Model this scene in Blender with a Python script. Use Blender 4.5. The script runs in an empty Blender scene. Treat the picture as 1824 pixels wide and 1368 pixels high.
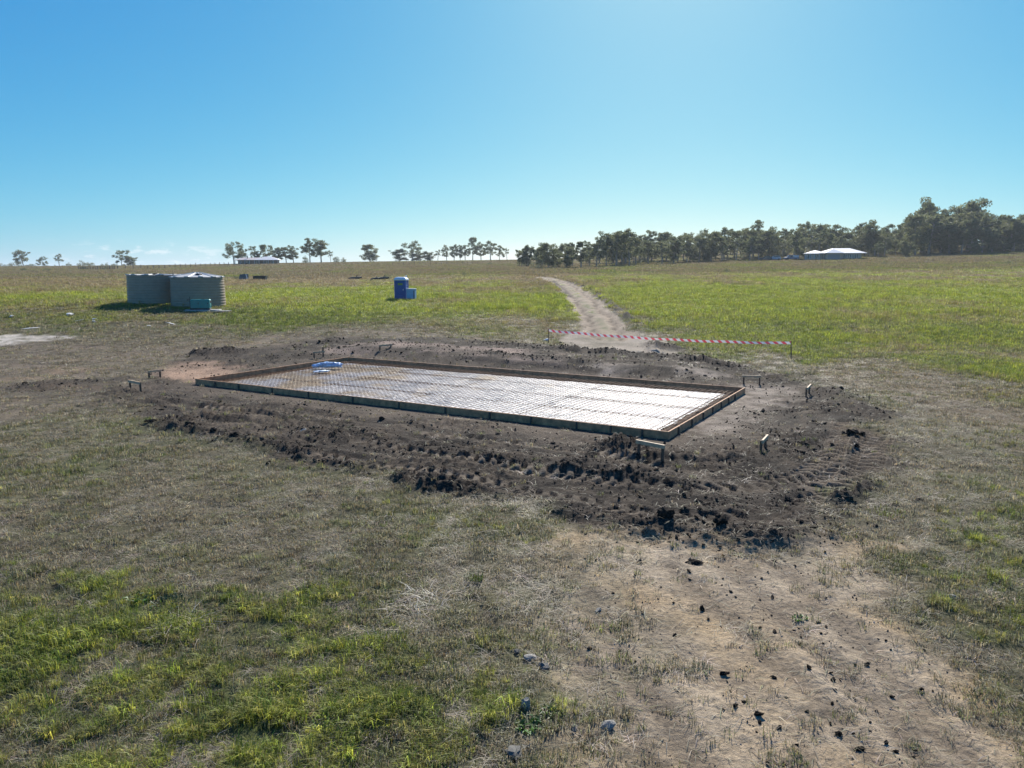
import bpy, bmesh, math, random
import numpy as np
from mathutils import Vector, Matrix
R = math.radians
scene = bpy.context.scene
root_col = scene.collection

# ------------------------------------------------------------------ camera, sky, sun, exposure
CAM_Z, F_PX, PITCH = 4.42, 1309.0, math.atan((684 - 484) / 1309.0)
cam_data = bpy.data.cameras.new('camera')
cam_data.sensor_width = 36.0
cam_data.lens = 36.0 * F_PX / 1824.0
cam_data.clip_start = 0.1
cam_data.clip_end = 20000.0
cam = bpy.data.objects.new('camera', cam_data)
root_col.objects.link(cam)
cam.location = (0, 0, CAM_Z)
cam.rotation_euler = (R(90) - PITCH, 0, 0)
scene.camera = cam

SUN_EL, SUN_AZ = R(34), R(12)
EXPO = 0.62
world = bpy.data.worlds.new('World')
scene.world = world
world.use_nodes = True
wn, wl = world.node_tree.nodes, world.node_tree.links
wn.clear()
sky = wn.new('ShaderNodeTexSky')
sky.sky_type = 'NISHITA'
sky.sun_disc = False
sky.sun_elevation = SUN_EL
sky.sun_rotation = SUN_AZ
sky.air_density = 0.7
sky.dust_density = 0.5
sky.ozone_density = 6.0
sky.altitude = 0
# a low band of small fair-weather cumulus, the same all round the horizon
tc = wn.new('ShaderNodeTexCoord')
sep = wn.new('ShaderNodeSeparateXYZ')
wl.new(tc.outputs['Generated'], sep.inputs[0])
mp = wn.new('ShaderNodeMapping')
mp.inputs['Scale'].default_value = (1, 1, 3.2)
wl.new(tc.outputs['Generated'], mp.inputs[0])
cn = wn.new('ShaderNodeTexNoise')
cn.inputs['Scale'].default_value = 44
cn.inputs['Detail'].default_value = 5
cn.inputs['Roughness'].default_value = 0.55
wl.new(mp.outputs[0], cn.inputs['Vector'])
big = wn.new('ShaderNodeTexNoise')
big.inputs['Scale'].default_value = 2.1
big.inputs['Detail'].default_value = 1
wl.new(tc.outputs['Generated'], big.inputs['Vector'])
def wmath(op, a, b=None, clamp=False):
    n = wn.new('ShaderNodeMath'); n.operation = op; n.use_clamp = clamp
    for i, v in enumerate((a, b)):
        if v is None: continue
        if isinstance(v, (int, float)): n.inputs[i].default_value = v
        else: wl.new(v, n.inputs[i])
    return n.outputs[0]
def wramp(v, a, b):
    n = wn.new('ShaderNodeMapRange'); n.interpolation_type = 'SMOOTHSTEP'
    wl.new(v, n.inputs[0]); n.inputs[1].default_value = a; n.inputs[2].default_value = b
    return n.outputs[0]
el = sep.outputs[2]
band = wmath('MULTIPLY', wramp(el, 0.004, 0.012), wmath('SUBTRACT', 1.0, wramp(el, 0.024, 0.040)))
cl = wmath('MULTIPLY', wramp(cn.outputs[0], 0.53, 0.64), band)
cl = wmath('MULTIPLY', cl, wramp(big.outputs[0], 0.42, 0.52))
cl = wmath('MULTIPLY', cl, 0.6)
mixc = wn.new('ShaderNodeMix'); mixc.data_type = 'RGBA'
wl.new(cl, mixc.inputs[0])
# the camera's colour response to that sky, the same in every direction
sc_ = wn.new('ShaderNodeSeparateColor'); wl.new(sky.outputs[0], sc_.inputs[0])
cc_ = wn.new('ShaderNodeCombineColor')
for i_, (pw, gn) in enumerate(((1.50, 0.845), (0.79, 0.90), (0.319, 0.85))):
    wl.new(wmath('MULTIPLY', wmath('POWER', wmath('MULTIPLY', sc_.outputs[i_], 0.1), pw), gn * 10.0 / 2 ** EXPO), cc_.inputs[i_])
wl.new(cc_.outputs[0], mixc.inputs[6])
mixc.inputs[7].default_value = (6.6, 6.8, 7.0, 1)
bg = wn.new('ShaderNodeBackground')
bg.inputs[1].default_value = 0.10
wl.new(mixc.outputs[2], bg.inputs[0])
wo = wn.new('ShaderNodeOutputWorld')
wl.new(bg.outputs[0], wo.inputs[0])

sun_data = bpy.data.lights.new('sun', 'SUN')
sun_data.energy = 5.0
sun_data.angle = R(0.55)
sun_data.color = (1.0, 0.945, 0.86)
sun = bpy.data.objects.new('sun', sun_data)
root_col.objects.link(sun)
sun.rotation_euler = (-(R(90) - SUN_EL), 0, -SUN_AZ)
sun.location = (20, 60, 60)

vs = scene.view_settings
vs.view_transform = 'Standard'
vs.look = 'None'
vs.exposure = EXPO
vs.gamma = 1.0
vs.use_curve_mapping = False
scene.render.engine = 'CYCLES'
scene.cycles.max_bounces = 6
scene.cycles.diffuse_bounces = 4
scene.cycles.glossy_bounces = 2
scene.cycles.transmission_bounces = 3
scene.cycles.transparent_max_bounces = 6
scene.cycles.use_denoising = True
scene.cycles.sample_clamp_indirect = 6.0

rng = np.random.default_rng(11)
random.seed(5)

# ------------------------------------------------------------------ numpy noise
_perm = np.random.default_rng(3).permutation(1024)
_ang = np.random.default_rng(4).random(1024) * 2 * np.pi
_gx, _gy = np.cos(_ang), np.sin(_ang)
_val = np.random.default_rng(6).random(1024)
def _h(ix, iy, seed):
    return _perm[(ix + _perm[(iy + seed * 37) & 1023]) & 1023]
def perlin(x, y, seed=0):
    xi = np.floor(x).astype(np.int64); yi = np.floor(y).astype(np.int64)
    xf = x - xi; yf = y - yi
    u = xf * xf * xf * (xf * (xf * 6 - 15) + 10); v = yf * yf * yf * (yf * (yf * 6 - 15) + 10)
    def g(dx, dy):
        k = _h(xi + dx, yi + dy, seed)
        return _gx[k] * (xf - dx) + _gy[k] * (yf - dy)
    a = g(0, 0); b = g(1, 0); c = g(0, 1); d = g(1, 1)
    return ((a + (b - a) * u) * (1 - v) + (c + (d - c) * u) * v) * 1.45
def fbm(x, y, scale, octv=4, seed=0, gain=0.5):
    o = 0; a = 1; n = 0; f = 1.0 / scale
    for k in range(octv):
        o = o + a * perlin(x * f + k * 17.3, y * f - k * 9.1, seed + k); n += a
        a *= gain; f *= 2.03
    return o / n * 1.5
def lumps(x, y, size, seed=0, dens=0.7):
    """rounded clods: one dome per cell at a random spot"""
    sx, sy = x / size, y / size
    xi = np.floor(sx).astype(np.int64); yi = np.floor(sy).astype(np.int64)
    out = np.zeros_like(x)
    for dx in (-1, 0, 1):
        for dy in (-1, 0, 1):
            k = _h(xi + dx, yi + dy, seed)
            px = xi + dx + 0.2 + 0.6 * _val[k]; py = yi + dy + 0.2 + 0.6 * _val[(k * 7 + 3) & 1023]
            r = 0.28 + 0.5 * _val[(k * 13 + 5) & 1023] ** 2
            on = (_val[(k * 29 + 11) & 1023] < dens)
            q = ((sx - px) ** 2 + (sy - py) ** 2) / (r * r)
            out = np.maximum(out, on * np.sqrt(np.clip(1 - q, 0, 1)) * r)
    return out * size
def sstep(a, b, v):
    t = np.clip((v - a) / (b - a), 0, 1)
    return t * t * (3 - 2 * t)

# ------------------------------------------------------------------ the lie of the land
T_COL = np.array([-0.95, -0.697, -0.47, -0.315, -0.086, 0.037, 0.18, 0.373, 0.697, 0.95])
D_ROW = [(0, [0] * 10), (33, [0] * 10), (40, [.15, .15, .15, .12, .1, .1, .05, 0, 0, 0]),
         (47, [.75, .75, .75, .65, .45, .4, .3, .3, .3, .3]),
         (59, [1.9, 1.95, 1.98, 1.6, 1.15, 1.0, .95, .95, 1.0, 1.0]),
         (75, [2.2, 2.2, 2.2, 2.0, 1.75, 1.6, 1.6, 1.7, 1.8, 1.8]),
         (130, [2.8, 2.85, 2.9, 2.9, 3.0, 3.3, 3.4, 3.7, 4.2, 4.4]),
         (200, [3.4, 3.6, 3.8, 4.0, 4.5, 4.95, 5.2, 5.8, 6.7, 7.2]),
         (280, [4.6, 4.9, 5.2, 5.8, 6.6, 6.8, 7.8, 8.9, 12.1, 13.5]),
         (360, [6.0, 6.3, 7.0, 8.3, 9.4, 9.8, 13.0, 14.5, 17.5, 19]),
         (450, [7.4, 7.5, 8.2, 9.4, 10.9, 11.4, 15.5, 18.5, 22, 24]),
         (600, [7.0, 7.0, 7.8, 9.0, 10.2, 11.5, 16, 19, 23, 25]),
         (1000, [2, 2, 2, 2, 3, 3, 4, 6, 10, 12]), (4000, [-30] * 10), (9000, [-60] * 10)]
_NU, _NT = 700, 120
_u = np.linspace(math.log(20), math.log(9020), _NU)
_t = np.linspace(-0.95, 0.95, _NT)
_rows = np.array([np.interp(_t, T_COL, r) for _, r in D_ROW])
_tab = np.array([np.interp(np.exp(_u) - 20, [d for d, _ in D_ROW], _rows[:, i]) for i in range(_NT)])
_k = np.hanning(23); _k /= _k.sum()
_tab = np.array([np.convolve(np.pad(r, 11, mode='edge'), _k, 'valid') for r in _tab])
_k = np.hanning(17); _k /= _k.sum()
_tab = np.array([np.convolve(np.pad(c, 8, mode='edge'), _k, 'valid') for c in _tab.T]).T
def base_h(x, y):
    x = np.asarray(x, float); y = np.asarray(y, float)
    yy = np.maximum(y, 1.0)
    t = np.clip(x / yy, -0.949, 0.949)
    a = (t + 0.95) / 1.9 * (_NT - 1)
    b = (np.log(np.clip(yy, 0, 8990) + 20) - _u[0]) / (_u[-1] - _u[0]) * (_NU - 1)
    ai = np.clip(a.astype(int), 0, _NT - 2); bi = np.clip(b.astype(int), 0, _NU - 2)
    fa = a - ai; fb = b - bi
    z = (_tab[ai, bi] * (1 - fa) + _tab[ai + 1, bi] * fa) * (1 - fb) + (_tab[ai, bi + 1] * (1 - fa) + _tab[ai + 1, bi + 1] * fa) * fb
    return z
SP, CP = math.sin(PITCH), math.cos(PITCH)
def ray(px, py):
    r = (px - 912) / F_PX; dn = (py - 684) / F_PX
    return np.array([r, CP - dn * SP, -(dn * CP + SP)])
def P(px, py, zoff=None):
    """where the line of sight through a measured image point meets the land (or the level zoff)"""
    d = ray(px, py)
    if zoff is not None:
        s = (zoff - CAM_Z) / d[2]
        return Vector((d[0] * s, d[1] * s, zoff))
    s = np.concatenate([np.linspace(4, 120, 4000), np.linspace(120, 900, 4000)])
    z = CAM_Z + d[2] * s
    h = base_h(d[0] * s, d[1] * s)
    k = np.argmax(z <= h)
    s = s[k]
    return Vector((d[0] * s, d[1] * s, float(h[k])))
def at(px, fwd):
    """point on the land in the picture column px at forward distance fwd"""
    x = (px - 912) / F_PX * (fwd * CP)
    return Vector((x, fwd, float(base_h(x, fwd))))
def PL(*pts):
    return np.array([[*P(a, b)[:2]] for a, b in pts])

def seg_dist(x, y, line, closed=False):
    """distance to a polyline, with the arc length and signed side of the nearest point"""
    n = len(line); best = np.full(x.shape, 1e9); arc = np.zeros_like(x); side = np.zeros_like(x)
    s0 = 0.0
    for i in range(n if closed else n - 1):
        a = line[i]; b = line[(i + 1) % n]
        d = b - a; L = math.hypot(*d)
        if L < 1e-9: continue
        d = d / L
        rx = x - a[0]; ry = y - a[1]
        t = np.clip(rx * d[0] + ry * d[1], 0, L)
        q = np.hypot(rx - d[0] * t, ry - d[1] * t)
        m = q < best
        best = np.where(m, q, best); arc = np.where(m, s0 + t, arc)
        side = np.where(m, d[0] * ry - d[1] * rx, side)
        s0 += L
    return best, arc, side
def inside(x, y, poly):
    c = np.zeros(x.shape, bool); n = len(poly)
    for i in range(n):
        a = poly[i]; b = poly[(i + 1) % n]
        if a[1] == b[1]: continue
        c ^= ((a[1] > y) != (b[1] > y)) & (x < (b[0] - a[0]) * (y - a[1]) / (b[1] - a[1]) + a[0])
    return c
def area(x, y, poly, soft=0.6, rough=0.8, scale=2.0, seed=0):
    """soft-edged, ragged mask of a ground patch"""
    lo = poly.min(0) - 3; hi = poly.max(0) + 3
    m = (x > lo[0]) & (x < hi[0]) & (y > lo[1]) & (y < hi[1])
    out = np.zeros_like(x)
    if not m.any(): return out
    a, b = x[m], y[m]
    a2 = a + rough * fbm(a, b, scale, 4, seed + 50); b2 = b + rough * fbm(a, b, scale, 4, seed + 90)
    d, _, _ = seg_dist(a2, b2, poly, True)
    d = np.where(inside(a2, b2, poly), d, -d)
    out[m] = sstep(-soft, soft, d)
    return out

# ------------------------------------------------------------------ slab position
FORM_TOP = 0.22
_L, _N, _R, _B = [np.array(P(a, b, FORM_TOP)[:2]) for a, b in ((338, 674), (1200.4, 769.3), (1321.3, 689.8), (628, 636.1))]
PU = (_L + _B - _N - _R); PU = PU / np.linalg.norm(PU)
PV = np.array([PU[1], -PU[0]])
if PV[1] < 0: PV = -PV
_c = (_L + _B + _N + _R) / 4
SL_U = (np.dot(_L - _N, PU) + np.dot(_B - _R, PU)) / 2
SL_V = (np.dot(_R - _N, PV) + np.dot(_B - _L, PV)) / 2
S0 = _c - PU * SL_U / 2 - PV * SL_V / 2           # near corner of the slab
def uv(u, v, z=0.0):
    p = S0 + PU * u + PV * v
    return Vector((p[0], p[1], z))
def to_uv(x, y):
    return (x - S0[0]) * PU[0] + (y - S0[1]) * PU[1], (x - S0[0]) * PV[0] + (y - S0[1]) * PV[1]
print('slab', SL_U, SL_V, S0)

# ------------------------------------------------------------------ ground patches (measured outlines dropped on the land)
A_SOIL = PL((215, 700), (262, 752), (330, 775), (440, 795), (540, 820), (640, 850), (800, 880), (920, 895), (1050, 930), (1160, 950), (1290, 968),
            (1400, 968), (1500, 932), (1565, 860), (1590, 790), (1565, 725), (1480, 690), (1400, 672), (1330, 652), (1200, 634), (1050, 628),
            (960, 612), (850, 608), (700, 600), (590, 600), (480, 618), (400, 622), (330, 636), (300, 660))
A_SOIL2 = PL((30, 690), (110, 676), (210, 672), (260, 690), (300, 740), (190, 716), (90, 704))
A_CLAY = PL((930, 1050), (985, 960), (1180, 940), (1300, 955), (1420, 955), (1560, 945), (1640, 1040), (1650, 1110), (1700, 1200), (1824, 1290), (1900, 1500),
            (1850, 2600), (1000, 2600), (985, 1368), (1000, 1220))
A_CLAY2 = PL((1150, 1040), (1250, 1000), (1500, 1010), (1570, 1100), (1640, 1220), (1740, 1310), (1800, 1600), (1200, 1600), (1180, 1250))
A_ORANGE = PL((285, 655), (330, 645), (390, 645), (430, 655), (420, 668), (350, 680), (300, 675))
A_SAND = PL((-80, 597), (60, 597), (142, 599), (100, 607), (30, 612), (-80, 613))
A_BANK = PL((560, 630), (640, 612), (760, 620), (900, 632), (1000, 645), (1000, 660), (860, 648), (700, 636))
A_APRON = PL((985, 592), (1090, 588), (1150, 596), (1212, 620), (1190, 640), (1080, 634), (990, 622))
A_PALE = PL((1225, 765), (1310, 700), (1330, 690), (1420, 686), (1400, 712), (1330, 745), (1270, 775))
A_PALE2 = PL((1170, 668), (1230, 664), (1290, 672), (1300, 681), (1240, 680))
A_PALE3 = PL((1050, 660), (1100, 662), (1130, 672), (1080, 672))
A_LAWN = PL((-300, 1700), (-200, 985), (0, 1005), (150, 1010), (300, 1040), (480, 1050), (640, 1080), (800, 1120), (900, 1140), (915, 1240), (900, 1368), (880, 1700))
A_LAWN2 = PL((560, 870), (760, 860), (930, 900), (960, 960), (930, 1010), (820, 1000), (700, 940))
A_LAWN3 = PL((1640, 900), (1740, 920), (1900, 900), (1900, 1230), (1760, 1180), (1720, 1080), (1700, 1000))
A_LAWN4 = PL((-60, 830), (60, 800), (180, 810), (260, 880), (140, 930), (-60, 930))
A_LAWN5 = PL((1700, 770), (1824, 745), (1950, 770), (1950, 905), (1740, 885))
A_RIGHTTRACK = PL((1600, 720), (1700, 700), (1900, 760), (1900, 900), (1720, 900), (1640, 960), (1560, 960))
A_FIELD = PL((-400, 572), (0, 578), (300, 576), (480, 588), (640, 574), (800, 596), (960, 606), (1040, 560), (1000, 520), (940, 490))
A_FIELD = np.concatenate([A_FIELD, [[8, 700], [-700, 700]]])
A_FIELDR = PL((960, 478), (1040, 520), (1110, 560), (1180, 590), (1230, 618), (1330, 636), (1420, 650), (1560, 640), (1700, 665), (1824, 705), (2200, 790))
A_FIELDR = np.concatenate([A_FIELDR, [[120, 60], [900, 700], [20, 700]]])
A_DIRT = PL((-150, 606), (150, 612), (330, 616), (480, 600), (600, 588), (760, 590), (860, 604), (700, 600), (560, 610), (400, 640), (300, 690), (235, 720), (100, 745), (-150, 770))
A_BROWN = PL((1420, 650), (1560, 642), (1700, 674), (1824, 722), (1950, 770), (1950, 850), (1824, 800), (1680, 745), (1560, 692), (1440, 674))
L_ROAD = PL((1085, 600), (1075, 580), (1056, 556), (1036, 532), (1012, 510), (985, 498.5), (960, 493), (940, 490))
L_RIDGES = [  # windrows of pushed-up soil: line, height, half width
    (PL((262, 752), (340, 772), (410, 782), (470, 793), (540, 810), (610, 828), (680, 842)), 0.13, 0.35),
    (PL((680, 846), (780, 866), (860, 876), (920, 886), (1010, 908), (1100, 926)), 0.09, 0.35),
    (PL((1100, 930), (1180, 946), (1250, 955), (1300, 962), (1370, 962), (1440, 948), (1500, 925)), 0.16, 0.45),
    (PL((1190, 925), (1260, 915), (1330, 905), (1400, 888), (1450, 878)), 0.13, 0.4),
    (PL((1470, 912), (1530, 882), (1560, 855)), 0.16, 0.28),
    (PL((980, 830), (1070, 850), (1160, 868), (1240, 880)), 0.14, 0.8),
    (PL((500, 770), (640, 790), (800, 812), (980, 838)), 0.10, 0.5),
    (PL((1070, 806), (1110, 798), (1150, 806)), 0.3, 0.45),
    (PL((845, 616), (900, 622), (970, 630)), 0.32, 0.5),
    (PL((960, 632), (1060, 634), (1130, 644), (1210, 650), (1325, 664)), 0.34, 0.6),
    (PL((1165, 618), (1215, 626)), 0.35, 0.7),
    (PL((340, 634), (390, 628), (440, 626)), 0.34, 0.6),
    (PL((575, 610), (600, 606)), 0.25, 0.5),
    (PL((1012, 500), (1050, 514), (1082, 537), (1108, 560), (1150, 586)), 0.3, 0.4),
    (PL((985, 500), (1004, 516), (1016, 530)), 0.2, 0.35),
    (PL((40, 692), (100, 684), (200, 678)), 0.1, 0.6),
    (PL((850, 640), (900, 646), (980, 652), (1060, 660)), 0.14, 0.5),
    (PL((470, 640), (560, 632)), 0.12, 0.5),
    (PL((895, 1285), (925, 1245), (960, 1215)), 0.10, 0.22),
    (PL((880, 1345), (920, 1335), (960, 1330)), 0.08, 0.2),
    (PL((1075, 1290), (1105, 1325), (1135, 1345)), 0.05, 0.08),
    (PL((1405, 660), (1480, 690), (1530, 720)), 0.08, 0.6),
]
L_LUGS = [PL((1500, 750), (1490, 790), (1476, 826), (1440, 870)), PL((1545, 760), (1545, 800), (1530, 836), (1490, 880)),
          PL((560, 816), (700, 838), (860, 864), (1000, 890), (1130, 914), (1270, 928), (1380, 914), (1480, 880), (1548, 835), (1572, 780)),
          PL((640, 790), (800, 815), (960, 845), (1100, 868), (1220, 880), (1340, 870), (1430, 845), (1488, 800), (1505, 750)),
          PL((1180, 835), (1080, 812), (980, 798), (860, 783), (760, 775)), PL((620, 750), (480, 735), (360, 722))]
LUG_W = [0.30, 0.34, 0.30, 0.28, 0.22, 0.22]
L_RUTS = [PL((1010, 1000), (1060, 1090), (1130, 1190), (1230, 1330), (1290, 1420)), PL((1290, 1000), (1420, 1120), (1560, 1250), (1690, 1390)), PL((945, 1040), (985, 1090), (1040, 1180), (1100, 1260), (1190, 1390)), PL((1200, 1010), (1330, 1130), (1480, 1260), (1600, 1400)),
          PL((1400, 1010), (1500, 1110), (1620, 1230), (1760, 1390)), PL((1440, 690), (1560, 760), (1620, 860), (1570, 960))]

def zones(x, y):
    """masks of what covers the land at each point"""
    Z = {}
    d = np.hypot(x, y)
    near = (y > 2) & (y < 62) & (np.abs(x) < 70)
    z0 = np.zeros_like(x)
    n_mid = fbm(x, y, 3.0, 4, 7); n_big = fbm(x, y, 17.0, 4, 21); n_fine = fbm(x, y, 0.6, 3, 31)
    Z['nm'], Z['nb'], Z['nf'] = n_mid, n_big, n_fine
    Z['soil'] = np.maximum(area(x, y, A_SOIL, 0.5, 1.1, 2.2, 1), 0.75 * area(x, y, A_SOIL2, 0.8, 1.4, 2.5, 2))
    Z['clay'] = area(x, y, A_CLAY, 0.5, 0.9, 1.6, 3)
    Z['clay2'] = area(x, y, A_CLAY2, 0.7, 0.9, 1.8, 4)
    Z['orange'] = area(x, y, A_ORANGE, 0.6, 0.9, 1.6, 5)
    Z['sand'] = area(x, y, A_SAND, 0.4, 1.3, 2.0, 6)
    Z['bank'] = area(x, y, A_BANK, 0.5, 0.8, 1.5, 7)
    Z['apron'] = area(x, y, A_APRON, 0.7, 1.2, 2.0, 8)
    Z['pale'] = np.maximum.reduce([area(x, y, A_PALE, 0.6, 1.0, 1.4, 9), area(x, y, A_PALE2, 0.4, .7, 1.2, 10), area(x, y, A_PALE3, 0.4, .7, 1.2, 12)])
    Z['lawn'] = np.maximum.reduce([area(x, y, A_LAWN, 0.8, 1.0, 1.5, 13), 0.5 * area(x, y, A_LAWN2, 0.8, 1.2, 1.6, 14),
                                   0.85 * area(x, y, A_LAWN3, 0.6, 1.0, 1.6, 15), 0.5 * area(x, y, A_LAWN4, .9, 1.3, 2, 16), 0.55 * area(x, y, A_LAWN5, .9, 1.3, 2, 26)])
    Z['dirt'] = area(x, y, A_DIRT, 1.2, 1.8, 2.6, 24)
    Z['brown'] = area(x, y, A_BROWN, 1.0, 1.6, 2.5, 22)
    Z['rtrack'] = area(x, y, A_RIGHTTRACK, 1.0, 1.2, 2.2, 17)
    Z['field'] = np.maximum(area(x, y, A_FIELD, 1.6, 2.5, 5.0, 18), area(x, y, A_FIELDR, 2.2, 3.2, 4.0, 19))
    Z['field'] = np.maximum(Z['field'], sstep(75, 95, d))
    q, s, side = seg_dist(x + 0.5 * n_mid, y + 0.9 * n_mid, L_ROAD)
    Z['road'] = 1 - sstep(1.3, 2.0, q)
    Z['road_w'] = side
    Z['roadveg'] = np.exp(-(side / 0.4) ** 2) * (0.3 + 1.2 * n_mid).clip(0, 0.8)
    pu, pv = to_uv(x, y)
    Z['slab'] = ((pu > 0.02) & (pu < SL_U - 0.02) & (pv > 0.02) & (pv < SL_V - 0.02)).astype(float)
    ax = np.maximum(np.maximum(-pu, pu - SL_U), np.maximum(-pv, pv - SL_V))
    Z['padflat'] = 1 - sstep(0.2, 1.3, ax)
    Z['ax'] = ax
    Z['de'] = np.hypot(np.maximum(np.maximum(-pu, pu - SL_U), 0), np.maximum(np.maximum(-pv, pv - SL_V), 0))
    Z['sweep'] = perlin(Z['de'] / 0.5 + 0.9 * n_mid, (pu - pv) * 0.16, 77) * (0.8 + 0.6 * n_mid)
    ridge = np.zeros_like(x)
    for ln, h, w in L_RIDGES:
        lo = ln.min(0) - 2; hi = ln.max(0) + 2
        m = (x > lo[0]) & (x < hi[0]) & (y > lo[1]) & (y < hi[1])
        if not m.any(): continue
        a, b = x[m], y[m]
        q, s, _ = seg_dist(a + 0.22 * n_fine[m] + 0.3 * n_mid[m], b + 0.22 * n_fine[m], ln)
        Lg = np.hypot(*np.diff(ln, axis=0).T).sum()
        end = sstep(0, 0.8, s) * sstep(0, 0.8, Lg - s) * 0.7 + 0.3
        ridge[m] = np.maximum(ridge[m], h * end * np.exp(-(q / w) ** 2) * (0.75 + 0.8 * n_mid[m]).clip(0.1, 1.6))
    Z['ridge'] = ridge * (1 - Z['padflat'] * 0.9)
    lug = np.zeros_like(x); rut = np.zeros_like(x); lugm = np.zeros_like(x)
    for ln, w in zip(L_LUGS, LUG_W):
        lo = ln.min(0) - 1.5; hi = ln.max(0) + 1.5
        m = (x > lo[0]) & (x < hi[0]) & (y > lo[1]) & (y < hi[1])
        if not m.any(): continue
        q, s, sd = seg_dist(x[m], y[m], ln)
        k = (1 - sstep(w * 0.8, w, q)) * (0.85 + 0.6 * n_mid[m]).clip(0, 1)
        lugm[m] = np.maximum(lugm[m], k)
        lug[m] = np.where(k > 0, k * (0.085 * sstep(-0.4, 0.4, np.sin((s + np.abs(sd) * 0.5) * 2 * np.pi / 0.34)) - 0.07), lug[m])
    for ln in L_RUTS:
        lo = ln.min(0) - 1.5; hi = ln.max(0) + 1.5
        m = (x > lo[0]) & (x < hi[0]) & (y > lo[1]) & (y < hi[1])
        if not m.any(): continue
        q, s, sd = seg_dist(x[m] + 0.1 * n_mid[m], y[m], ln)
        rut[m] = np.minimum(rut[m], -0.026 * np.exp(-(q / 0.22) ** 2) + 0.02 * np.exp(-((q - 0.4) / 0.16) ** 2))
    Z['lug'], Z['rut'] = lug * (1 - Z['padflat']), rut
    Z['lugm'] = lugm * (1 - Z['padflat'])
    Z['ridge'] = Z['ridge'] * (1 - 0.7 * Z['lugm'])
    bare = np.maximum.reduce([Z['soil'], Z['clay'], Z['orange'], Z['sand'], Z['bank'], Z['apron'], Z['road'], Z['slab']])
    Z['bare'] = np.clip(bare, 0, 1)
    Z['d'] = d
    return Z
def ground_z(x, y, Z=None):
    if Z is None: Z = zones(x, y)
    z = base_h(x, y)
    pf = 1 - Z['padflat']
    z = z + 0.10 * Z['nb'] * sstep(40, 70, Z['d']) + 0.06 * fbm(x, y, 5.0, 3, 60) * pf
    # cut behind the slab: a bank about half a metre high
    pu, pv = to_uv(x, y)
    bank = sstep(1.0, 2.8, pv - SL_V + 0.4 * Z['nm']) * (1 - sstep(3.5, 12, pv - SL_V)) * sstep(-3, 1.5, pu - 3) * (1 - sstep(0, 3, pu - SL_U - 1))
    z = z + 0.35 * bank
    so = Z['soil'] * pf
    rough = np.clip(0.55 + 1.0 * fbm(x, y, 4.0, 3, 70), 0.15, 1.3) * (1 - 0.85 * np.maximum.reduce([Z['pale'], Z['orange'], Z['bank'] * 0.7]))
    near = sstep(60, 30, Z['d'])
    rough = rough * (1 - 0.82 * Z['lugm'])
    def clod(sc, sd): return np.abs(perlin(x / sc, y / sc, sd))
    crumb = 0.11 * clod(0.42, 33) + 0.12 * clod(0.22, 37) + 0.09 * clod(0.12, 39)
    z = z + so * near * (rough * (0.95 * crumb + 0.05 * fbm(x, y, 1.1, 3, 41)) + 0.10 * Z['sweep'] * sstep(0.8, 2.2, Z['de']))
    rl = Z['ridge']
    z = z + rl * (0.9 + 0.5 * fbm(x, y, 0.5, 3, 44, 0.6)) + np.minimum(rl * 6, 1) * near * 0.45 * crumb
    z = z + Z['lug'] * near + Z['rut'] * near
    z = z + (1 - Z['soil']) * (1 - 0.7 * Z['clay']) * near * pf * (0.045 * fbm(x, y, 0.6, 4, 80, 0.6)) + Z['clay'] * near * (0.022 * fbm(x, y, 0.5, 5, 83, 0.65) + 0.012 * np.abs(perlin(x / 0.16, y / 0.16, 85)))
    rw = np.abs(Z['road_w'])
    z = z + Z['road'] * (-0.12 * np.exp(-((rw - 0.85) / 0.35) ** 2))
    q2 = np.exp(-((Z['road_w'] + 2.1 + 0.5 * Z['nm']) / 0.45) ** 2) * (np.abs(Z['road_w']) < 3.5) * (Z['d'] > 40) * (Z['d'] < 95) * (x > 2)
    z = z + 0.25 * q2 * (0.6 + Z['nf']).clip(0, 1.5)
    return z

def mixc3(c, col, m):
    return c * (1 - m[:, None]) + np.array(col)[None, :] * m[:, None]
def greenness(x, y, Z):
    """how green and how lush the sward is"""
    d = Z['d']; t = x / np.maximum(y, 1)
    n = fbm(x, y * 0.6, 9.0, 4, 121)
    g_near = Z['lawn'] * (0.74 + 0.45 * Z['nm'] + 0.5 * Z['nf']).clip(0.05, 1)
    g_near = np.maximum(g_near, (0.24 + 0.42 * Z['nm'] + 0.25 * n + 0.2 * Z['nf']).clip(0, 0.65) * (1 - Z['rtrack'] * 0.4))
    amp = np.interp(d, [36, 48, 60, 75, 90, 110, 160, 250, 400, 700], [.45, .6, .82, .7, .44, .24, .16, .14, .2, .2])
    amp_r = np.interp(d, [20, 30, 45, 70, 100, 140, 190, 250, 400, 700], [.55, .58, .66, .76, .76, .64, .45, .24, .2, .2])
    right = sstep(0.05, 0.16, t)
    g_far = (amp * (1 - right) + amp_r * right) + (0.9 * n + 0.95 * fbm(x, y * 0.5, 26.0, 3, 127) + 0.3 * Z['nm']) * np.interp(d, [30, 120, 300], [.75, .75, .4])
    strip = sstep(-0.2, -0.14, t) * sstep(0.02, -0.04, t) * sstep(372, 380, y) * sstep(450, 440, y)
    g_far = np.maximum(g_far, strip * 0.9)
    g = g_near * (1 - Z['field']) + g_far.clip(0, 1) * Z['field']
    return (g * (1 - 0.45 * Z['brown']) * (1 - 0.7 * Z['dirt'])).clip(0, 1)
C_GREEN, C_YEL, C_BROWN, C_STRAW = (0.075, 0.105, 0.024), (0.17, 0.19, 0.035), (0.10, 0.083, 0.048), (0.20, 0.17, 0.11)
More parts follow.
